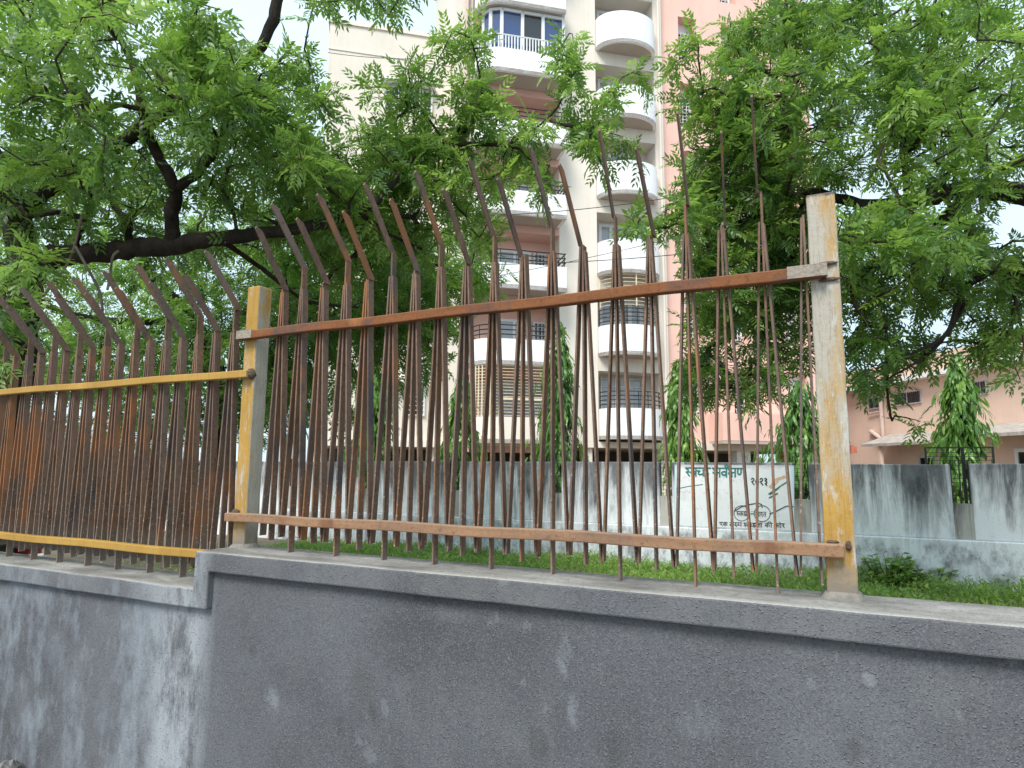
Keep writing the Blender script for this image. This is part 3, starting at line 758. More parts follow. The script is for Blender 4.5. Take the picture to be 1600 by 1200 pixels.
# pink wing to the right of the tower
pink = empty('pink_apartment_wing', (TO[0], TO[1], .1), RZ)
tag(pink, 'salmon pink apartment wing with small recessed windows, right of the cream tower', 'apartment building')
P = lambda mb, n, m, par=pink, **kw: lp(mb, n, m, par, **kw)
PT = 25.0
cols = [(2.55, 3.3), (4.55, 5.3), (7.0, 7.9)]
us = [1.625] + [v for c_ in cols for v in c_] + [8.7]
for i in range(0, len(us), 2): P(MB().box(us[i], us[i + 1], .3, 9, WT, PT), 'wall', M['pink'])
for (a, b_) in cols:
    P(MB().box(a, b_, .75, 9, WT, PT), 'recess_wall', M['white_paint'])
    for k in range(8):
        zb = 2.7 + 2.98 * k
        P(MB().box(a + .001, b_ - .001, .298, .749, zb - .28, zb + .75), 'spandrel', M['pink'])
        window(a + .1, b_ - .1, zb + .95, zb + 2.25, .75, pink, 1 if a < 7 else 2, 'frame_white', 'glass_dark', 9, .05)
P(MB().box(1.63, 8.8, .1, 9.0, WT - .25, WT - .004), 'stilt_slab', M['beige_wall'])
P(MB().box(3.4, 8.7, -.7, .295, WT + .1, WT + 1.15), 'balcony_parapet', M['pink'])
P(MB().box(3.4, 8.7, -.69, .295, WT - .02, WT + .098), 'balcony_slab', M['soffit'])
for uu in (2.0, 4.9, 8.2): P(MB().box(uu - .3, uu + .3, .35, .8, -.1, WT - .252), 'column', M['white_paint'])
P(MB().box(1.63, 8.8, .2, 9, PT + .002, PT + .8), 'roof_parapet', M['pink'])

# lower cream block to the left
blk = empty('cream_apartment_block', (TO[0], TO[1], .1), RZ)
tag(blk, 'plain cream apartment block with flat parapet, left of the tower behind the leaves', 'apartment building')
Lb = lambda mb, n, m, par=blk, **kw: lp(mb, n, m, par, **kw)
Lb(MB().box(-11.5, -6.77, 1.5, 10, WT, 18.45), 'wall', M['beige_wall'])
Lb(MB().box(-11.56, -6.765, 1.44, 10.05, 18.452, 18.62), 'parapet_cap', M['cream'])
Lb(MB().box(-11.53, -6.77, 1.47, 1.499, 17.35, 17.42), 'string_course', M['cream'])
for k in range(5):
    zb = 3.2 + 2.93 * k
    window(-9.35, -8.55, zb + .1, zb + 1.2, 1.5, blk, 2, 'frame_white', 'glass_dark', 7, .06)
    window(-8.25, -7.5, zb + .1, zb + 1.2, 1.5, blk, 2, 'frame_white', 'glass_dark', 7, .06)
    Lb(MB().box(-9.5, -7.4, 1.1, 1.499, zb + 1.3, zb + 1.38), 'sunshade', M['white_paint'])
Lb(MB().box(-11.5, -6.77, 1.3, 10, WT - .25, WT - .003), 'stilt_slab', M['cream'])
Lb(MB().box(-11.5, -6.9, 5.2, 10, -.1, WT - .252), 'stilt_back_wall', M['stilt_dark'])
for uu in (-11.2, -8.9, -7.1): Lb(MB().box(uu - .18, uu + .18, 1.6, 2.1, -.1, WT - .252), 'column', M['cream'])

# ------------------------------------------------------------------ low pink house on the right
H0 = atZ(1400, 597, 5.2)
house = empty('pink_house', (H0[0], H0[1], .1), math.radians(-58))
tag(house, 'low pale pink house with flat eave and small barred windows, far right', 'house')
Hh = lambda mb, n, m, par=house, **kw: lp(mb, n, m, par, **kw)
Hh(MB().box(-9, 16, 0, 9, -.1, 5.0), 'wall', M['house_pink'])
Hh(MB().box(-9.1, 16.1, -.45, 9.1, 5.002, 5.18), 'roof_slab', M['white_paint'])
Hh(MB().box(-9.0, 16.0, -.1, .1, 5.182, 5.9), 'roof_parapet', M['house_pink'])
for (a, b_, z0, z1) in ((-.14, 1.38, 4.1, 4.62), (-1.75, -.98, 4.1, 4.62), (3.9, 4.5, 4.1, 4.6)):
    f = window(a, b_, z0, z1, 0, house, 2, 'curtain', 'glass_dark', 0, .05)
    g = MB()
    for uu in np.arange(a + .08, b_, .11): g.box(uu - .012, uu + .012, -.085, -.072, z0 + .03, z1 - .03)
    lp(g, 'window_grille', M['metal_black'], f)
Hh(MB().tube([(-.85, -.12, 2.55), (-.85, -.12, 4.98)], .08, 8), 'drain_pipe', M['pipe'])
Hh(MB().tube([(-.9, -.14, 2.75), (-1.3, -.16, 3.0), (-1.7, -.05, 3.15)], .09, 8), 'branch_pipe', M['pipe'])
Hh(MB().tube([(-1.0, -.1, 3.95), (-1.75, -.1, 3.9)], .035, 6), 'branch_pipe', M['pipe'])
Hh(MB().box(-1.0, 4.2, -.03, -.001, 2.78, 2.82), 'cable_line', M['metal_black'])
for (a, b_, zt, zl, dep) in ((-.6, 3.1, 2.85, 2.42, 1.3), (4.0, 9.5, 2.95, 2.55, 1.3)):
    Hh(MB().add([(a, -dep, zl), (b_, -dep, zl), (b_, -.002, zt), (a, -.002, zt), (a, -dep, zl + .11), (b_, -dep, zl + .11), (b_, -.002, zt + .11), (a, -.002, zt + .11)],
                [(0, 3, 2, 1), (4, 5, 6, 7), (0, 1, 5, 4), (1, 2, 6, 5), (2, 3, 7, 6), (3, 0, 4, 7)]), 'sloping_canopy', M['sheet_roof'])
window(1.0, 1.95, .1, 2.05, 0, house, 1, 'curtain', 'glass_dark', 0, .1, 'door')
window(5.35, 6.4, 1.0, 2.2, 0, house, 2, 'frame_white', 'glass_dark', 0, .12)
Hh(MB().box(.3, .42, -1.2, -1.08, -.1, 2.42), 'canopy_post', M['house_pink'])
# red pergola beam and planters beside the house
pg = empty('brick_red_pergola', (H0[0], H0[1], .1), math.radians(-58)); tag(pg, 'brick red ribbed beam on posts beside the pink house', 'pergola')
mb = MB()
for uu in np.arange(-7, -.9, .16): mb.box(uu, uu + .13, -1.62, -1.5, 2.15, 2.5)
lp(mb, 'ribbed_fascia', M['brick_red'], pg); lp(MB().box(-7, -.9, -1.498, -1.3, 2.17, 2.45), 'beam', M['brick_red'], pg)
for uu in (-6.8, -4.6, -2.7): lp(MB().box(uu - .17, uu + .17, -1.49, -1.32, -.1, 2.168), 'post', M['brick_red'], pg)

# ------------------------------------------------------------------ trees
def norm(v): return v / np.maximum(np.linalg.norm(v, axis=-1, keepdims=True), 1e-9)
def neem_template(seed, n_pairs=7, L=1.0):
    r = np.random.default_rng(seed); V = []; T = []
    def spine(t): return np.array([L * t * (1 - .06 * t), .03 * math.sin(3 * t + seed), -.26 * t * t])
    ts = [0, .35, .7, 1.0]
    for i, t in enumerate(ts):
        p = spine(t); wd = .008 * (1.2 - .8 * t); V += [p + (0, wd, 0), p - (0, wd, 0)]
    for i in range(3): a = 2 * i; T += [(a, a + 1, a + 3), (a, a + 3, a + 2)]
    for k in range(n_pairs):
        for s_ in (-1, 1):
            t = .14 + .84 * (k + (.0 if s_ < 0 else .38)) / n_pairs + r.uniform(-.015, .015)
            p = spine(t); l = L * (.255 - .22 * (t - .45) ** 2) * r.uniform(.85, 1.12); wd = l * .17 * r.uniform(.85, 1.1)
            ang = math.radians(72 - 26 * t + r.uniform(-9, 9)); a = np.array([math.cos(ang), s_ * math.sin(ang), 0]); q_ = np.array([math.sin(ang), -s_ * math.cos(ang), 0])
            dr = r.uniform(.1, .5); tw = r.uniform(-.35, .35)
            o = len(V)
            def pt(f, side, cv):
                z = -dr * l * f * f + side * wd * tw
                return p + a * l * f + q_ * (side * wd + cv * l) + np.array([0, 0, z])
            V += [pt(0, 0, 0), pt(.3, .85, -.03), pt(.28, -1.15, -.03), pt(.66, .85, .03), pt(.68, -.85, .03), pt(1.0, 0, .22)]
            T += [(o, o + 2, o + 1), (o + 1, o + 2, o + 4), (o + 1, o + 4, o + 3), (o + 3, o + 4, o + 5)]
    return np.array(V), np.array(T)
NEEM = [neem_template(s_, 5 + s_ % 3) for s_ in range(6)]
def long_leaf(seed):
    # hanging lance-shaped leaf with wavy edge
    r = np.random.default_rng(seed); V = []; T = []
    prof = [(0, .004), (.18, .075), (.45, .1), (.75, .07), (1, 0)]
    for i, (f, wd) in enumerate(prof):
        x = f; z = -.35 * f * f; c = .03 * math.sin(f * 9 + seed)
        V += [np.array([x, wd, z + c + .02]), np.array([x, -wd, z - c + .02])]
    for i in range(len(prof) - 1): a = 2 * i; T += [(a, a + 1, a + 3), (a, a + 3, a + 2)]
    return np.array(V), np.array(T)
LANCE = [long_leaf(s_) for s_ in range(4)]
def oval_leaf(seed):
    V = [(0, 0, 0), (.35, .3, .05), (.35, -.3, .05), (.75, .22, 0), (.75, -.22, 0), (1, 0, -.12)]
    T = [(0, 2, 1), (1, 2, 4), (1, 4, 3), (3, 4, 5)]
    return np.array(V, float), np.array(T)
OVAL = [oval_leaf(0)]
def scatter(templates, P, D, N, Sz, tint, jitter=.12):
    """place templates: origin P, axis D, up N, size Sz -> V, T, tint arrays"""
    D = norm(D); N = norm(N - (N * D).sum(1, keepdims=True) * D); B = np.cross(N, D)
    which = rng.integers(0, len(templates), len(P)); Vs = []; Ts = []; Cs = []; off = 0
    for k, (V, T) in enumerate(templates):
        i = np.where(which == k)[0]
        if len(i) == 0: continue
        W = P[i, None, :] + Sz[i, None, None] * (V[None, :, 0:1] * D[i, None, :] + V[None, :, 1:2] * B[i, None, :] + V[None, :, 2:3] * N[i, None, :])
        nv = len(V); Vs.append(W.reshape(-1, 3))
        Ts.append((T[None] + (np.arange(len(i)) * nv)[:, None, None] + off).reshape(-1, 3)); off += nv * len(i)
        Cs.append((tint[i, None] + rng.uniform(-jitter, jitter, (len(i), nv))).reshape(-1))
    return np.concatenate(Vs), np.concatenate(Ts), np.clip(np.concatenate(Cs), 0, 1)
def whorls(P, tw, n_lo, n_hi, size, tint_mean, droop=.3):
    PP = []; DD = []; NN = []; SS = []; CC_ = []
    for p, t_ in zip(P, tw):
        n = rng.integers(n_lo, n_hi + 1); ph = rng.uniform(0, 6.28) + np.arange(n) * 2.4
        th = np.radians(rng.uniform(25, 105, n)); e1 = np.cross(t_, (0, 0, 1.)); e1 = norm(e1 if np.linalg.norm(e1) > .1 else np.array([1., 0, 0])); e2 = np.cross(t_, e1)
        d = np.cos(th)[:, None] * t_ + np.sin(th)[:, None] * (np.cos(ph)[:, None] * e1 + np.sin(ph)[:, None] * e2)
        d[:, 2] -= droop * rng.uniform(.3, 1.3, n); d = norm(d)
        up = np.array([0, 0, 1.]) + rng.normal(0, .5, (n, 3))
        PP.append(p - t_ * rng.uniform(0, .16, (n, 1))); DD.append(d); NN.append(up)
        SS.append(rng.uniform(.75, 1.2, n) * size); CC_.append(np.clip(rng.normal(tint_mean + .05, .27) + rng.normal(0, .13, n) + (rng.uniform(0, 1, n) < .07) * .35, .02, 1))
    return np.concatenate(PP), np.concatenate(DD), np.concatenate(NN), np.concatenate(SS), np.concatenate(CC_)
def smooth_path(pts, per=5):
    pts = np.array(pts, float); out = []
    for i in range(len(pts) - 1):
        p0 = pts[max(i - 1, 0)]; p1 = pts[i]; p2 = pts[i + 1]; p3 = pts[min(i + 2, len(pts) - 1)]
        for k in range(per):
            t_ = k / per; out.append(.5 * ((2 * p1) + (-p0 + p2) * t_ + (2 * p0 - 5 * p1 + 4 * p2 - p3) * t_ ** 2 + (-p0 + 3 * p1 - 3 * p2 + p3) * t_ ** 3))
    out.append(pts[-1]); return np.array(out)
def neem(label, limbs, zones, leaf, size, base, bark='bark', dens=.72):
    """limbs: lists of (px, py, depth, radius); zones: (cx, cy, rx, ry, d0, d1, n, tint)"""
    root = empty('neem_tree', base)
    tag(root, label, 'tree', 'neem trees between the two walls')
    tr = MB(); br = MB(); nodes = []; nrad = []
    for li, limb in enumerate(limbs):
        pts = [np.array(q_[:3]) if len(q_) == 5 else at(q_[0], q_[1], q_[2]) for q_ in limb]
        sp = smooth_path(pts, 6); rr = np.interp(np.linspace(0, len(limb) - 1, len(sp)), range(len(limb)), [q_[3] for q_ in limb])
        jit = rng.normal(0, 1, (len(sp), 3)) * rr[:, None] * .13; jit[0] = 0
        sp = sp + jit; rr = rr * rng.uniform(.92, 1.1, len(rr))
        (tr if li == 0 else br).tube(sp, list(rr), 10)
        for p, r_ in zip(sp, rr): nodes.append(p); nrad.append(r_)
    ns = len(nodes)
    A = []; Tn = []
    for (cx, cy, rx, ry, d0, d1, n, tm) in zones:
        k = 0; n = max(1, int(n * dens))
        while k < n:
            a = rng.uniform(-1, 1, 3)
            if a[0] ** 2 + a[1] ** 2 + .6 * a[2] ** 2 > 1: continue
            A.append(at(cx + a[0] * rx, cy + a[1] * ry, (d0 + d1) / 2 + a[2] * (d1 - d0) / 2)); Tn.append(tm); k += 1
    A = np.array(A); Tn = np.array(Tn)
    nd = np.zeros((ns + len(A) * 9, 3)); nd[:ns] = nodes; par = -np.ones(len(nd), int); cnt = ns; main = np.zeros(len(nd)); main[:ns] = nrad
    dist = np.array([np.min(np.linalg.norm(nd[:ns] - a, axis=1)) for a in A])
    order = np.argsort(dist); tips = np.zeros(len(A), int); tdir = np.zeros((len(A), 3)); edges_ = []
    for i in order:
        a = A[i]; dv = np.linalg.norm(nd[:cnt] - a, axis=1); j = int(np.argmin(dv)); L = dv[j]
        n = int(min(9, max(1, round(L / .16)))); prev = j; p0 = nd[j]; side = rng.normal(0, .1, 3) * L; side[2] += .10 * L
        for k in range(1, n + 1):
            f = k / n; p = p0 + (a - p0) * f + side * math.sin(math.pi * f) + (rng.normal(0, .012, 3) if k < n else 0)
            nd[cnt] = p; par[cnt] = prev; prev = cnt; cnt += 1
        tips[i] = prev; tdir[i] = nd[prev] - nd[par[prev]]
    load = np.zeros(cnt)
    for i in tips:
        j = i
        while j >= ns: load[j] += 1; j = par[j]
    rad = .0035 * load ** .48
    Vb = []; Tb = []; SD = 5; ang = np.arange(SD) * 2 * math.pi / SD
    idx = np.arange(ns, cnt); d = norm(nd[idx] - nd[par[idx]]); e1 = norm(np.cross(d, np.array([.31, .17, .93]))); e2 = np.cross(d, e1)
    ringv = np.cos(ang)[None, :, None] * e1[:, None] + np.sin(ang)[None, :, None] * e2[:, None]
    pr_ = np.where(par[idx] >= ns, rad[np.minimum(par[idx], cnt - 1)], np.minimum(rad[idx] * 1.2, .03))
    lo = nd[par[idx]][:, None] + ringv * pr_[:, None, None]; hi = nd[idx][:, None] + ringv * rad[idx][:, None, None]
    V = np.concatenate([lo, hi], 1).reshape(-1, 3); f = []
    for k in range(SD): k2 = (k + 1) % SD; f += [(k, k2, SD + k2), (k, SD + k2, SD + k)]
    T = (np.array(f)[None] + (np.arange(len(idx)) * 2 * SD)[:, None, None]).reshape(-1, 3)
    o = kid(tr, 'trunk', M[bark], root, smooth=True); o = kid(br, 'limbs', M[bark], root, smooth=True)
    me = tri_mesh('branches', V, T); me.materials.append(M['twig_bark']); o = bpy.data.objects.new('branches', me); COL.objects.link(o); o.parent = root; o.matrix_parent_inverse = root.matrix_basis.inverted()
    for p in me.polygons: p.use_smooth = True
    td = norm(tdir + np.array([0, 0, .05])); PP, DD, NN, SS, CT = whorls(A, td, 7, 11, size, 0.0)
    # tint mean by zone
    rep = []
    P2, D2, N2, S2, C2 = [], [], [], [], []
    for tm in np.unique(Tn):
        m = Tn == tm; a_, b_, c_, d_, e_ = whorls(A[m], td[m], 5, 8, size, tm); P2.append(a_); D2.append(b_); N2.append(c_); S2.append(d_); C2.append(e_)
    V, T, C_ = scatter(NEEM, np.concatenate(P2), np.concatenate(D2), np.concatenate(N2), np.concatenate(S2), np.concatenate(C2))
    me = tri_mesh('crown', V, T, C_); me.materials.append(M[leaf]); o = bpy.data.objects.new('crown', me); COL.objects.link(o); o.parent = root; o.matrix_parent_inverse = root.matrix_basis.inverted()
    return root
def foot(px, dep):
    p = at(px, 700, dep); return (p[0], p[1], GZ - .05)
# --- left tree
fb = foot(-20, 5.6)
neem('big dark-limbed neem tree overhanging the left fence panel, thick bough above the pickets',
  [[(*fb, .2, 0), (8, 720, 5.6, .17), (22, 560, 5.5, .15), (40, 450, 5.4, .13), (20, 330, 5.3, .11), (-40, 180, 5.2, .09), (-80, 0, 5.2, .06), (-100, -200, 5.2, .03)],
   [(40, 450, 5.4, .1), (70, 408, 5.3, .085), (130, 398, 5.2, .078), (200, 390, 5.15, .074), (268, 384, 5.1, .072), (340, 371, 5.1, .058), (430, 362, 5.2, .048), (520, 345, 5.4, .042), (590, 312, 5.6, .034), (640, 255, 5.7, .028), (700, 228, 5.8, .022), (770, 226, 5.9, .018), (812, 232, 5.9, .012)],
   [(268, 384, 5.1, .062), (268, 335, 5.05, .055), (274, 296, 5.0, .05), (245, 240, 4.9, .04), (226, 190, 4.8, .034), (210, 110, 4.8, .028), (170, 10, 4.8, .02), (150, -120, 4.8, .012)],
   [(274, 296, 5.0, .04), (310, 268, 5.0, .034), (345, 215, 5.0, .028), (362, 150, 5.0, .02), (372, 90, 5.0, .012)],
   [(20, 330, 5.3, .08), (130, 260, 5.4, .065), (270, 170, 5.4, .055), (398, 84, 5.4, .048), (434, 0, 5.4, .044), (470, -110, 5.4, .03), (520, -220, 5.4, .015)],
   [(200, 390, 5.15, .03), (200, 350, 5.2, .026), (186, 330, 5.3, .024), (172, 310, 5.3, .02), (150, 250, 5.3, .014)],
   [(120, 398, 5.2, .022), (122, 372, 5.1, .02), (140, 325, 5.0, .017), (138, 270, 5.0, .012)],
   [(700, 228, 5.8, .015), (735, 178, 5.9, .013), (752, 152, 5.9, .012), (750, 120, 5.9, .010), (742, 80, 5.9, .006)],
   [(700, 228, 5.8, .012), (655, 165, 5.9, .010), (636, 140, 5.9, .007)],
   [(790, 228, 5.9, .013), (850, 190, 5.9, .011), (878, 155, 5.9, .010), (895, 105, 5.9, .006)],
   [(560, 330, 5.5, .025), (600, 360, 5.8, .02), (660, 390, 6.1, .012)],
   [(340, 371, 5.1, .025), (410, 420, 5.6, .02), (480, 470, 6.2, .016), (560, 480, 6.8, .01)]],
  [(140, 140, 300, 200, 3.8, 7.6, 250, .42), (120, 60, 280, 130, 3.5, 5.0, 60, .6), (-230, 160, 190, 330, 3.5, 7, 90, .4), (180, -190, 480, 150, 4.5, 7, 60, .4),
   (430, 240, 110, 130, 4.4, 6.3, 90, .48), (120, 290, 240, 90, 4.6, 7.0, 90, .35), (540, 260, 110, 80, 5, 6.8, 75, .5), (500, 330, 120, 60, 5.4, 7.2, 60, .5), (640, 220, 60, 60, 5.6, 6.6, 26, .6), (320, 130, 80, 120, 4.0, 5.6, 40, .5),
   (560, -30, 120, 60, 4.6, 6, 26, .3), (455, 130, 70, 60, 4.8, 6, 26, .5), (690, 330, 110, 80, 6, 7.5, 60, .5), (960, 225, 60, 40, 5.7, 6.2, 8, .5), (985, 150, 40, 40, 5.7, 6.2, 5, .5), (690, 110, 60, 75, 5.6, 6.2, 20, .6), (735, 70, 40, 40, 5.6, 6.1, 7, .55), (610, 130, 50, 40, 5.6, 6.2, 9, .6), (800, 185, 90, 40, 5.6, 6.4, 26, .6), (745, 150, 50, 40, 5.6, 6.2, 10, .62),
   (900, 95, 45, 60, 5.6, 6.2, 13, .6), (915, 165, 65, 45, 5.6, 6.4, 14, .55), (930, 225, 65, 45, 5.6, 6.3, 11, .5), (690, 255, 150, 55, 5.5, 6.8, 70, .58), (830, 290, 50, 40, 5.6, 6.2, 7, .5),
   (570, 370, 130, 70, 5.8, 7.4, 60, .42), (330, 400, 120, 60, 5.4, 7.5, 30, .4), (30, 440, 60, 80, 3.7, 4.8, 16, .5), (12, 530, 40, 60, 3.8, 4.6, 10, .5)],
  'neem_leaf', .235, fb, dens=.9)
left_neem = [o for o in bpy.data.objects if o.name == 'neem_tree'][0]
simple('dry_vine', (.17, .135, .10), .25, 12, .9)
for path in ([(128, 335), (122, 362), (114, 392), (102, 418), (80, 446), (62, 470)], [(118, 385), (136, 418), (154, 452), (160, 482), (158, 505)], [(66, 505), (42, 537), (20, 562), (6, 578), (10, 592), (22, 586), (18, 570)], [(185, 392), (176, 402), (172, 430), (168, 452)]):
    kid(MB().tube(smooth_path([at(px_, py_, 4.55 + .1 * math.sin(px_)) for px_, py_ in path], 5), .009, 6), 'vine', M['dry_vine'], left_neem, smooth=True)
# --- right tree
fb = foot(1790, 5.6)
neem('broad neem tree filling the upper right, its boughs reaching in from the right edge',
  [[(*fb, .22, 0), (1780, 600, 5.6, .19), (1770, 420, 5.6, .17), (1765, 330, 5.6, .15), (1750, 180, 5.6, .12), (1740, 0, 5.6, .09), (1735, -200, 5.6, .05)],
   [(1765, 360, 5.6, .12), (1680, 316, 5.5, .1), (1600, 304, 5.4, .088), (1520, 296, 5.3, .075), (1460, 306, 5.3, .066), (1400, 318, 5.4, .05), (1330, 316, 5.6, .042), (1270, 300, 5.8, .036), (1215, 318, 5.9, .026), (1160, 345, 6.0, .016), (1090, 350, 6.1, .01)],
   [(1520, 300, 5.3, .055), (1470, 345, 5.4, .046), (1420, 378, 5.5, .04), (1370, 410, 5.7, .03), (1300, 450, 5.9, .02)],
   [(1765, 330, 5.6, .08), (1680, 270, 5.7, .06), (1600, 255, 5.8, .045), (1555, 260, 5.9, .032), (1490, 215, 6, .022)],
   [(1420, 318, 5.4, .032), (1412, 250, 5.6, .028), (1412, 170, 5.7, .026), (1404, 135, 5.7, .02), (1375, 90, 5.7, .016), (1378, 20, 5.7, .012), (1370, -80, 5.7, .006)],
   [(1412, 150, 5.7, .016), (1440, 150, 5.8, .012), (1480, 120, 5.8, .008)],
   [(1270, 300, 5.8, .028), (1235, 350, 6, .024), (1200, 385, 6.1, .018), (1170, 450, 6.2, .012), (1140, 530, 6.2, .007)],
   [(1765, 420, 5.6, .07), (1660, 440, 5.3, .05), (1570, 420, 5.2, .036), (1510, 450, 5.2, .026), (1480, 520, 5.1, .018), (1440, 545, 5.1, .012), (1400, 560, 5.1, .006)],
   [(1510, 470, 5.2, .018), (1460, 545, 5.15, .014), (1390, 590, 5.1, .006)],
   [(1385, 510, 5.3, .012), (1386, 600, 5.3, .010), (1393, 655, 5.3, .008), (1400, 650, 5.3, .006), (1430, 656, 5.3, .004)],
   [(1260, 305, 5.8, .016), (1225, 170, 5.9, .013), (1240, 60, 5.9, .009), (1220, -20, 5.9, .006)],
   [(1570, 420, 5.2, .02), (1590, 480, 5.1, .012), (1600, 540, 5.0, .006)]],
  [(1330, 150, 210, 160, 4.8, 7.2, 210, .45), (1540, 130, 150, 210, 4.2, 6.8, 150, .5), (1420, -180, 360, 150, 5, 7, 60, .45), (1780, 240, 170, 300, 4, 7, 80, .4),
   (1150, 110, 60, 130, 5.7, 6.4, 40, .6), (1115, 420, 50, 90, 5.6, 6.8, 32, .35), (1270, 30, 90, 60, 5.6, 6.8, 36, .5), (1100, 560, 45, 80, 5.8, 6.8, 16, .35), (1160, 230, 70, 80, 5.7, 6.8, 40, .5), (1105, 300, 60, 90, 5.6, 6.6, 34, .5), (1240, 370, 80, 70, 5.6, 7, 50, .35), (1080, 100, 40, 70, 5.7, 6.2, 9, .6), (1095, 190, 45, 50, 5.7, 6.4, 10, .6), (1170, 290, 90, 100, 5.6, 7.0, 70, .45), (1060, 330, 55, 40, 5.0, 5.6, 9, .5), (985, 355, 45, 25, 4.8, 5.2, 4, .55),
   (1165, 430, 90, 90, 5.7, 7.2, 75, .3), (1130, 560, 60, 80, 5.8, 7.0, 24, .3), (1230, 480, 50, 90, 5.7, 7.0, 40, .3), (1200, 600, 45, 40, 5.8, 6.6, 12, .3),
   (1390, 420, 120, 90, 5.0, 7.0, 105, .35), (1420, 360, 140, 60, 4.2, 5.2, 34, .5), (1365, 560, 55, 60, 5.0, 6.2, 26, .25), (1430, 540, 40, 30, 5.0, 5.8, 10, .3), (1550, 440, 90, 90, 5.0, 6.6, 50, .35), (1570, 540, 60, 30, 4.9, 5.8, 14, .35), (1595, 575, 18, 25, 4.6, 5.0, 3, .3), (1430, 665, 14, 14, 5.2, 5.4, 1, .2)],
  'neem_leaf', .23, fb, dens=1.2)
# --- farther tree behind the left panel
fb = foot(330, 9.6)
neem('farther yellow-green neem seen between the pickets, under the dark bough',
  [[(*fb, .14, 0), (338, 640, 9.6, .12), (330, 560, 9.6, .11), (300, 500, 9.6, .09), (230, 420, 9.6, .06), (180, 330, 9.6, .03)],
   [(330, 560, 9.6, .08), (400, 470, 9.5, .06), (480, 400, 9.5, .04), (540, 340, 9.5, .02)],
   [(300, 500, 9.6, .06), (160, 500, 9.5, .05), (40, 470, 9.4, .03), (-60, 450, 9.4, .015)],
   [(400, 470, 9.5, .04), (520, 500, 9.4, .03), (640, 480, 9.4, .015)]],
  [(120, 480, 220, 130, 8.4, 10.2, 230, .72), (350, 460, 150, 130, 8.6, 10.0, 160, .6), (560, 460, 120, 110, 8.8, 10.2, 210, .4), (680, 420, 60, 90, 8.8, 9.8, 60, .45), (280, 680, 90, 90, 8.8, 9.9, 50, .45), (80, 720, 140, 90, 8.2, 9.9, 70, .6), (-160, 480, 120, 160, 8, 10, 50, .6), (250, 340, 220, 70, 8.8, 10.2, 90, .6), (200, 620, 260, 80, 9, 10.4, 150, .5), (480, 620, 100, 60, 9, 10.2, 60, .3), (520, 420, 170, 120, 7.0, 8.8, 170, .4), (210, 560, 200, 90, 7.6, 9.0, 120, .6), (430, 560, 60, 90, 7.5, 9.0, 50, .35), (640, 490, 90, 120, 7.6, 9.4, 170, .42), (740, 410, 50, 80, 7.6, 9.2, 45, .45), (405, 600, 50, 90, 8, 9.4, 50, .4), (500, 520, 110, 120, 7.6, 9.2, 110, .42)],
  'neem_leaf_light', .27, fb, dens=.85)

# --- ashoka columns behind the compound wall
def ashoka(px, ytop, dep, rad, label, tint=.5, zb=.1):
    p = at(px, ytop, dep); x0, y0, ztop = p
    root = empty('ashoka_tree', (x0, y0, zb)); tag(root, label, 'tree', 'ashoka columns behind the compound wall')
    tr = MB().tube([(0, 0, -.05), (.02, .01, (ztop - zb) * .5), (0, 0, (ztop - zb) * .97)], [.06, .045, .012], 8); tr.build('trunk', M['bark'], root, smooth=True)
    H = ztop - zb; PP = []; DD = []; SS = []; CT = []
    for k in range(int(84 * (H - .5))):
        z0_ = rng.uniform(.85, H); fr = (z0_ - .8) / (H - .8); ang = rng.uniform(0, 6.283)
        reach = rad * np.clip(1.1 - fr ** 3, .2, 1) * rng.uniform(.25, 1.5) * (1 + .22 * math.sin(z0_ * 4.3 + px)); fall = rng.uniform(.15, .5)
        t0 = np.clip(rng.normal(tint, .22), 0, 1); nl = rng.integers(7, 13)
        for q_ in range(nl):
            f_ = rng.uniform(.25, 1); c = np.array([reach * f_ * math.cos(ang), reach * f_ * math.sin(ang), z0_ - fall * f_ * f_]) + rng.normal(0, .03, 3)
            aa = ang + rng.normal(0, .8); PP.append(c); DD.append(np.array([math.cos(aa) * .7, math.sin(aa) * .7, -rng.uniform(.3, 1.8)])); SS.append(rng.uniform(.16, .27)); CT.append(t0 + rng.normal(0, .12))
    PP = np.array(PP); DD = np.array(DD); up = np.array([0, 0, 1.]) + DD * np.array([1, 1, 0]) * .8 + rng.normal(0, .3, PP.shape)
    V, T, C_ = scatter(LANCE, PP, DD, up, np.array(SS), np.clip(np.array(CT), 0, 1), .06)
    me = tri_mesh('crown', V, T, C_); me.materials.append(M['ashoka_leaf']); o = bpy.data.objects.new('crown', me); COL.objects.link(o); o.parent = root
ashoka(1492, 548, 11.4, .40, 'bright drooping ashoka column in front of the pale pink house', .62)
ashoka(1250, 590, 12.2, .62, 'dark drooping ashoka column just left of the tall peeling post', .4)
ashoka(1062, 560, 12.4, .36, 'bright ashoka column right of the lowest curved white balcony', .68)
ashoka(872, 500, 12.8, .38, 'tall ashoka column left of the cream pilaster, seen through the middle pickets', .45)
ashoka(722, 585, 13.2, .36, 'ashoka column left of the grilled first-floor balcony, seen through pickets', .55)
ashoka(585, 560, 13.4, .5, 'ashoka column farthest from the notice, next to the ochre post side', .6)

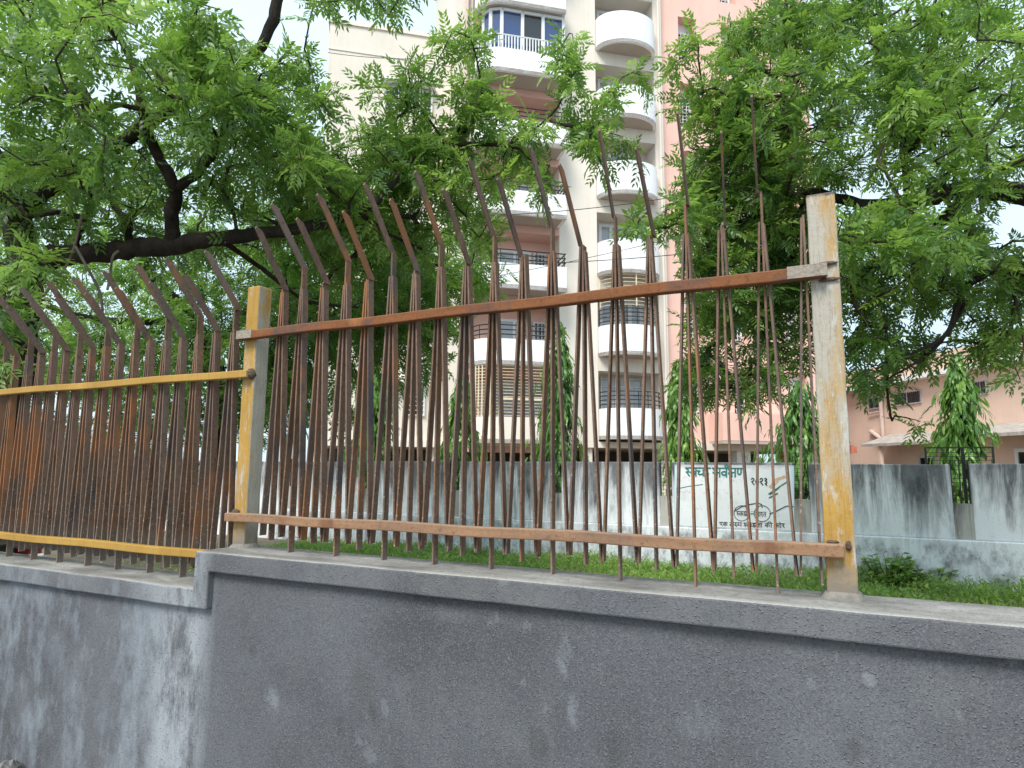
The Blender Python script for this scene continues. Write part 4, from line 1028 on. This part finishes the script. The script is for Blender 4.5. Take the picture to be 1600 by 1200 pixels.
# ------------------------------------------------------------------ ground cover and weeds
n = 110000
gx = rng.uniform(-9, 5.5, n); gy = rng.uniform(3.2, 9.9, n)
keep = rng.uniform(0, 1, n) < np.clip(.9 * (gy - 5.5) / 3.0, .08, 1); gx = gx[keep]; gy = gy[keep]
nc = 420; cx_ = rng.uniform(-8.5, 5.5, nc); cy_ = 9.85 - np.abs(rng.normal(0, 1.5, nc)); cy_ = np.clip(cy_, 4.2, 9.85); ch = rng.uniform(.03, .24, nc) ** 1.25 * np.where(cx_ > -.3, 1.15, .75); m_ = 70
gx = np.concatenate([gx, (cx_[:, None] + rng.normal(0, .13, (nc, m_))).ravel()]); gy = np.concatenate([gy, np.minimum(9.93, cy_[:, None] + rng.normal(0, .13, (nc, m_))).ravel()])
gh = np.concatenate([np.zeros(len(gx) - nc * m_), (ch[:, None] * rng.uniform(0, 1, (nc, m_))).ravel()]); gt = np.concatenate([np.zeros(len(gx) - nc * m_), np.repeat(rng.normal(.08, .2, nc), m_)])
n = len(gx)
P_ = np.stack([gx, gy, np.full(n, GZ) + gh + rng.uniform(0, .08, n) * (1 + .8 * np.sin(gx * 2.3) * np.sin(gy * 1.7 + 1))], 1)
a = rng.uniform(0, 6.283, n); D_ = np.stack([np.cos(a), np.sin(a), rng.uniform(.2, 1.6, n)], 1)
N_ = np.array([0, 0, 1.]) + rng.normal(0, .4, (n, 3))
_bl = (np.array([(0, .05, 0), (0, -.05, 0), (.5, .06, .02), (.5, -.06, .02), (1, 0, -.25)], float), np.array([(0, 1, 3), (0, 3, 2), (2, 3, 4)]))
BL = [_bl, _bl, _bl, (OVAL[0][0] * np.array([.6, .6, .6]), OVAL[0][1])]
V, T, C_ = scatter(BL, P_, D_, N_, rng.uniform(.035, .1, n) * (1 + 2.2 * np.minimum(gh, .2)), np.clip(rng.normal(.72, .25, n) + gt + .18 * np.sin(gx * 1.7 + 2) * np.sin(gy * 2.1), 0, 1))
me = tri_mesh('grass', V, T, C_); me.materials.append(M['weed_leaf']); gr = bpy.data.objects.new('grass', me); COL.objects.link(gr)
tag(gr, 'low green grass and creeping weeds along the foot of the compound wall', 'grass', kind='stuff')
def weed(px, py, dep, h, rad, nst, label, tint=.45, ls=.085):
    p = at(px, py, dep); root = empty('weed_plant', (p[0], p[1], GZ)); tag(root, label, 'plant', 'weeds growing inside the fence')
    st = MB(); PP = []; DD = []; SS = []; CT = []
    for i in range(nst):
        a = rng.uniform(0, 6.283); r_ = rad * math.sqrt(rng.uniform(0, 1)); hh = h * rng.uniform(.6, 1.0) * (1 - .35 * (r_ / rad) ** 2)
        top = np.array([r_ * math.cos(a), r_ * math.sin(a), hh]); b0 = top * .25; b0[2] = -.02
        st.tube([b0, (b0 + top) / 2 + rng.normal(0, .02, 3), top], [.006, .005, .002], 5)
        for k in range(14):
            f = rng.uniform(.3, 1); c = b0 + (top - b0) * f; aa = rng.uniform(0, 6.283)
            PP.append(c); DD.append((math.cos(aa), math.sin(aa), rng.uniform(-.2, .5))); SS.append(ls * rng.uniform(.6, 1.2)); CT.append(np.clip(rng.normal(tint, .2), 0, 1))
    st.build('stems', M['twig_bark'], root, smooth=True)
    PP = np.array(PP); V, T, C_ = scatter(OVAL, PP, np.array(DD), np.array([0, 0, 1.]) + rng.normal(0, .3, PP.shape), np.array(SS), np.array(CT))
    me = tri_mesh('leaves', V, T, C_); me.materials.append(M['weed_leaf']); o = bpy.data.objects.new('leaves', me); COL.objects.link(o); o.parent = root
weed(1392, 900, 8.2, .46, .42, 40, 'bushy round-leaved weed just right of the tall peeling post', .72)
weed(1455, 920, 8.3, .3, .34, 20, 'low spreading weed between the two taller weeds on the right', .72)
weed(1552, 900, 8.8, .58, .36, 30, 'upright leafy weed near the right edge below the wall slot', .72)
weed(1600, 905, 8.6, .4, .3, 12, 'leafy weed cut by the right edge of the picture', .72)
weed(506, 852, 3.9, .62, .12, 6, 'small weed rising behind the coping near the ochre post', .72, .07)
weed(478, 850, 4.4, .5, .10, 4, 'thin weed behind the first pickets beside the ochre post', .72, .06)
weed(820, 860, 6.2, .45, .3, 12, 'leafy weed behind the middle of the right-hand panel', .72)
weed(905, 880, 6.4, .36, .3, 12, 'bright weed clump below the slot in the compound wall', .72)
weed(740, 870, 6.0, .36, .25, 8, 'weed clump left of the middle pickets', .72)
weed(1060, 890, 7.0, .3, .3, 8, 'weed clump below the left end of the painted notice', .72)
weed(330, 880, 5.0, .5, .3, 10, 'weed behind the coping step under the ochre rail', .72)
weed(200, 880, 5.2, .5, .35, 10, 'weed clump under the middle of the ochre bottom rail', .72)
weed(90, 870, 5.4, .5, .35, 10, 'weed clump under the ochre bottom rail near the left edge', .72)

# ------------------------------------------------------------------ cables across the tower front
def cable(p0, p1, d0, d1, sag, label, r=.011):
    a = at(*p0, d0); c = at(*p1, d1); pts = []
    for i in range(21):
        f = i / 20; p = a + (c - a) * f; p[2] -= sag * 4 * f * (1 - f); pts.append(p)
    o = MB().tube(pts, r, 5).build('overhead_cable', M['cable']); tag(o, label, 'cable', 'cables in front of the tower')
cable((640, 412), (1260, 372), 17, 17, .25, 'lower thin cable sagging across the cream tower front')
cable((700, 445), (1180, 340), 17.5, 17, .1, 'steeper thin cable crossing the cream pilaster', .008)
cable((690, 338), (1140, 292), 17.5, 17, .2, 'upper dark cable crossing below the third curved balcony')
cable((512, 82), (640, 92), 19, 20, .05, 'short thin cable in front of the cream block', .009)

# ------------------------------------------------------------------ small things inside the fence and at the wall's foot
def lump(name, c, r, mat, label, cat):
    root = empty(name, c); tag(root, label, cat); o = blob((0, 0, 0), r, 'body', M[mat], root, 9); return root
mb = MB(); c = at(28, 862, 6.0); root = empty('plastic_crate', (c[0], c[1], GZ)); tag(root, 'blue-grey crate seen under the ochre rail at far left', 'crate')
for (a_, b_, y0_, y1_) in ((-.2, .2, -.15, -.135), (-.2, .2, .135, .15), (-.2, -.185, -.134, .134), (.185, .2, -.134, .134)): MB().box(a_, b_, y0_, y1_, 0, .62).build('side', M['blue_plastic'], root)
MB().box(-.184, .184, -.134, .134, .01, .03).build('bottom', M['blue_plastic'], root)
def tub(px, py, dep, r, h, mat, label, cat):
    p = at(px, py, dep); root = empty('tub' if cat == 'tub' else cat, (p[0], p[1], GZ)); tag(root, label, cat); N = 14
    prof = [(r * .8, 0), (r, h), (r * 1.08, h), (r * 1.08, h + .02), (r * .95, h + .02), (r * .74, .03)]
    vs = [(q_[0] * math.cos(2 * math.pi * k / N), q_[0] * math.sin(2 * math.pi * k / N), q_[1]) for q_ in prof for k in range(N)]
    fs = [(i * N + k, i * N + (k + 1) % N, (i + 1) * N + (k + 1) % N, (i + 1) * N + k) for i in range(len(prof) - 1) for k in range(N)] + [tuple(range(N - 1, -1, -1)), tuple((len(prof) - 1) * N + k for k in range(N))]
    MB().add(vs, fs).build('body', M[mat], root, smooth=False)
tub(42, 864, 5.8, .11, .70, 'red_plastic', 'dark red tub seen under the ochre rail at far left', 'tub')
tub(58, 866, 5.6, .07, .66, 'white_plastic', 'small white tub seen under the ochre rail beside the red one', 'tub')
heap = empty('rubble_heap', (*atY(8, 1190, BF - .1)[:2], 0)); tag(heap, 'small heap of broken grey concrete at the wall foot, lower left corner', 'rubble')
for i in range(16):
    r_ = random.uniform(.03, .075); k = i / 16
    o = blob((0, 0, 0), (r_ * 1.3, r_, r_ * .8), 'lump', M['rubble'], heap, 6)
    for p in o.data.polygons: p.use_smooth = False
    o.location = (random.uniform(-.26, .1), random.uniform(-.09, .05), .03 + .17 * k * random.uniform(.6, 1)); o.rotation_euler = (random.uniform(0, 3), random.uniform(0, 3), 0)
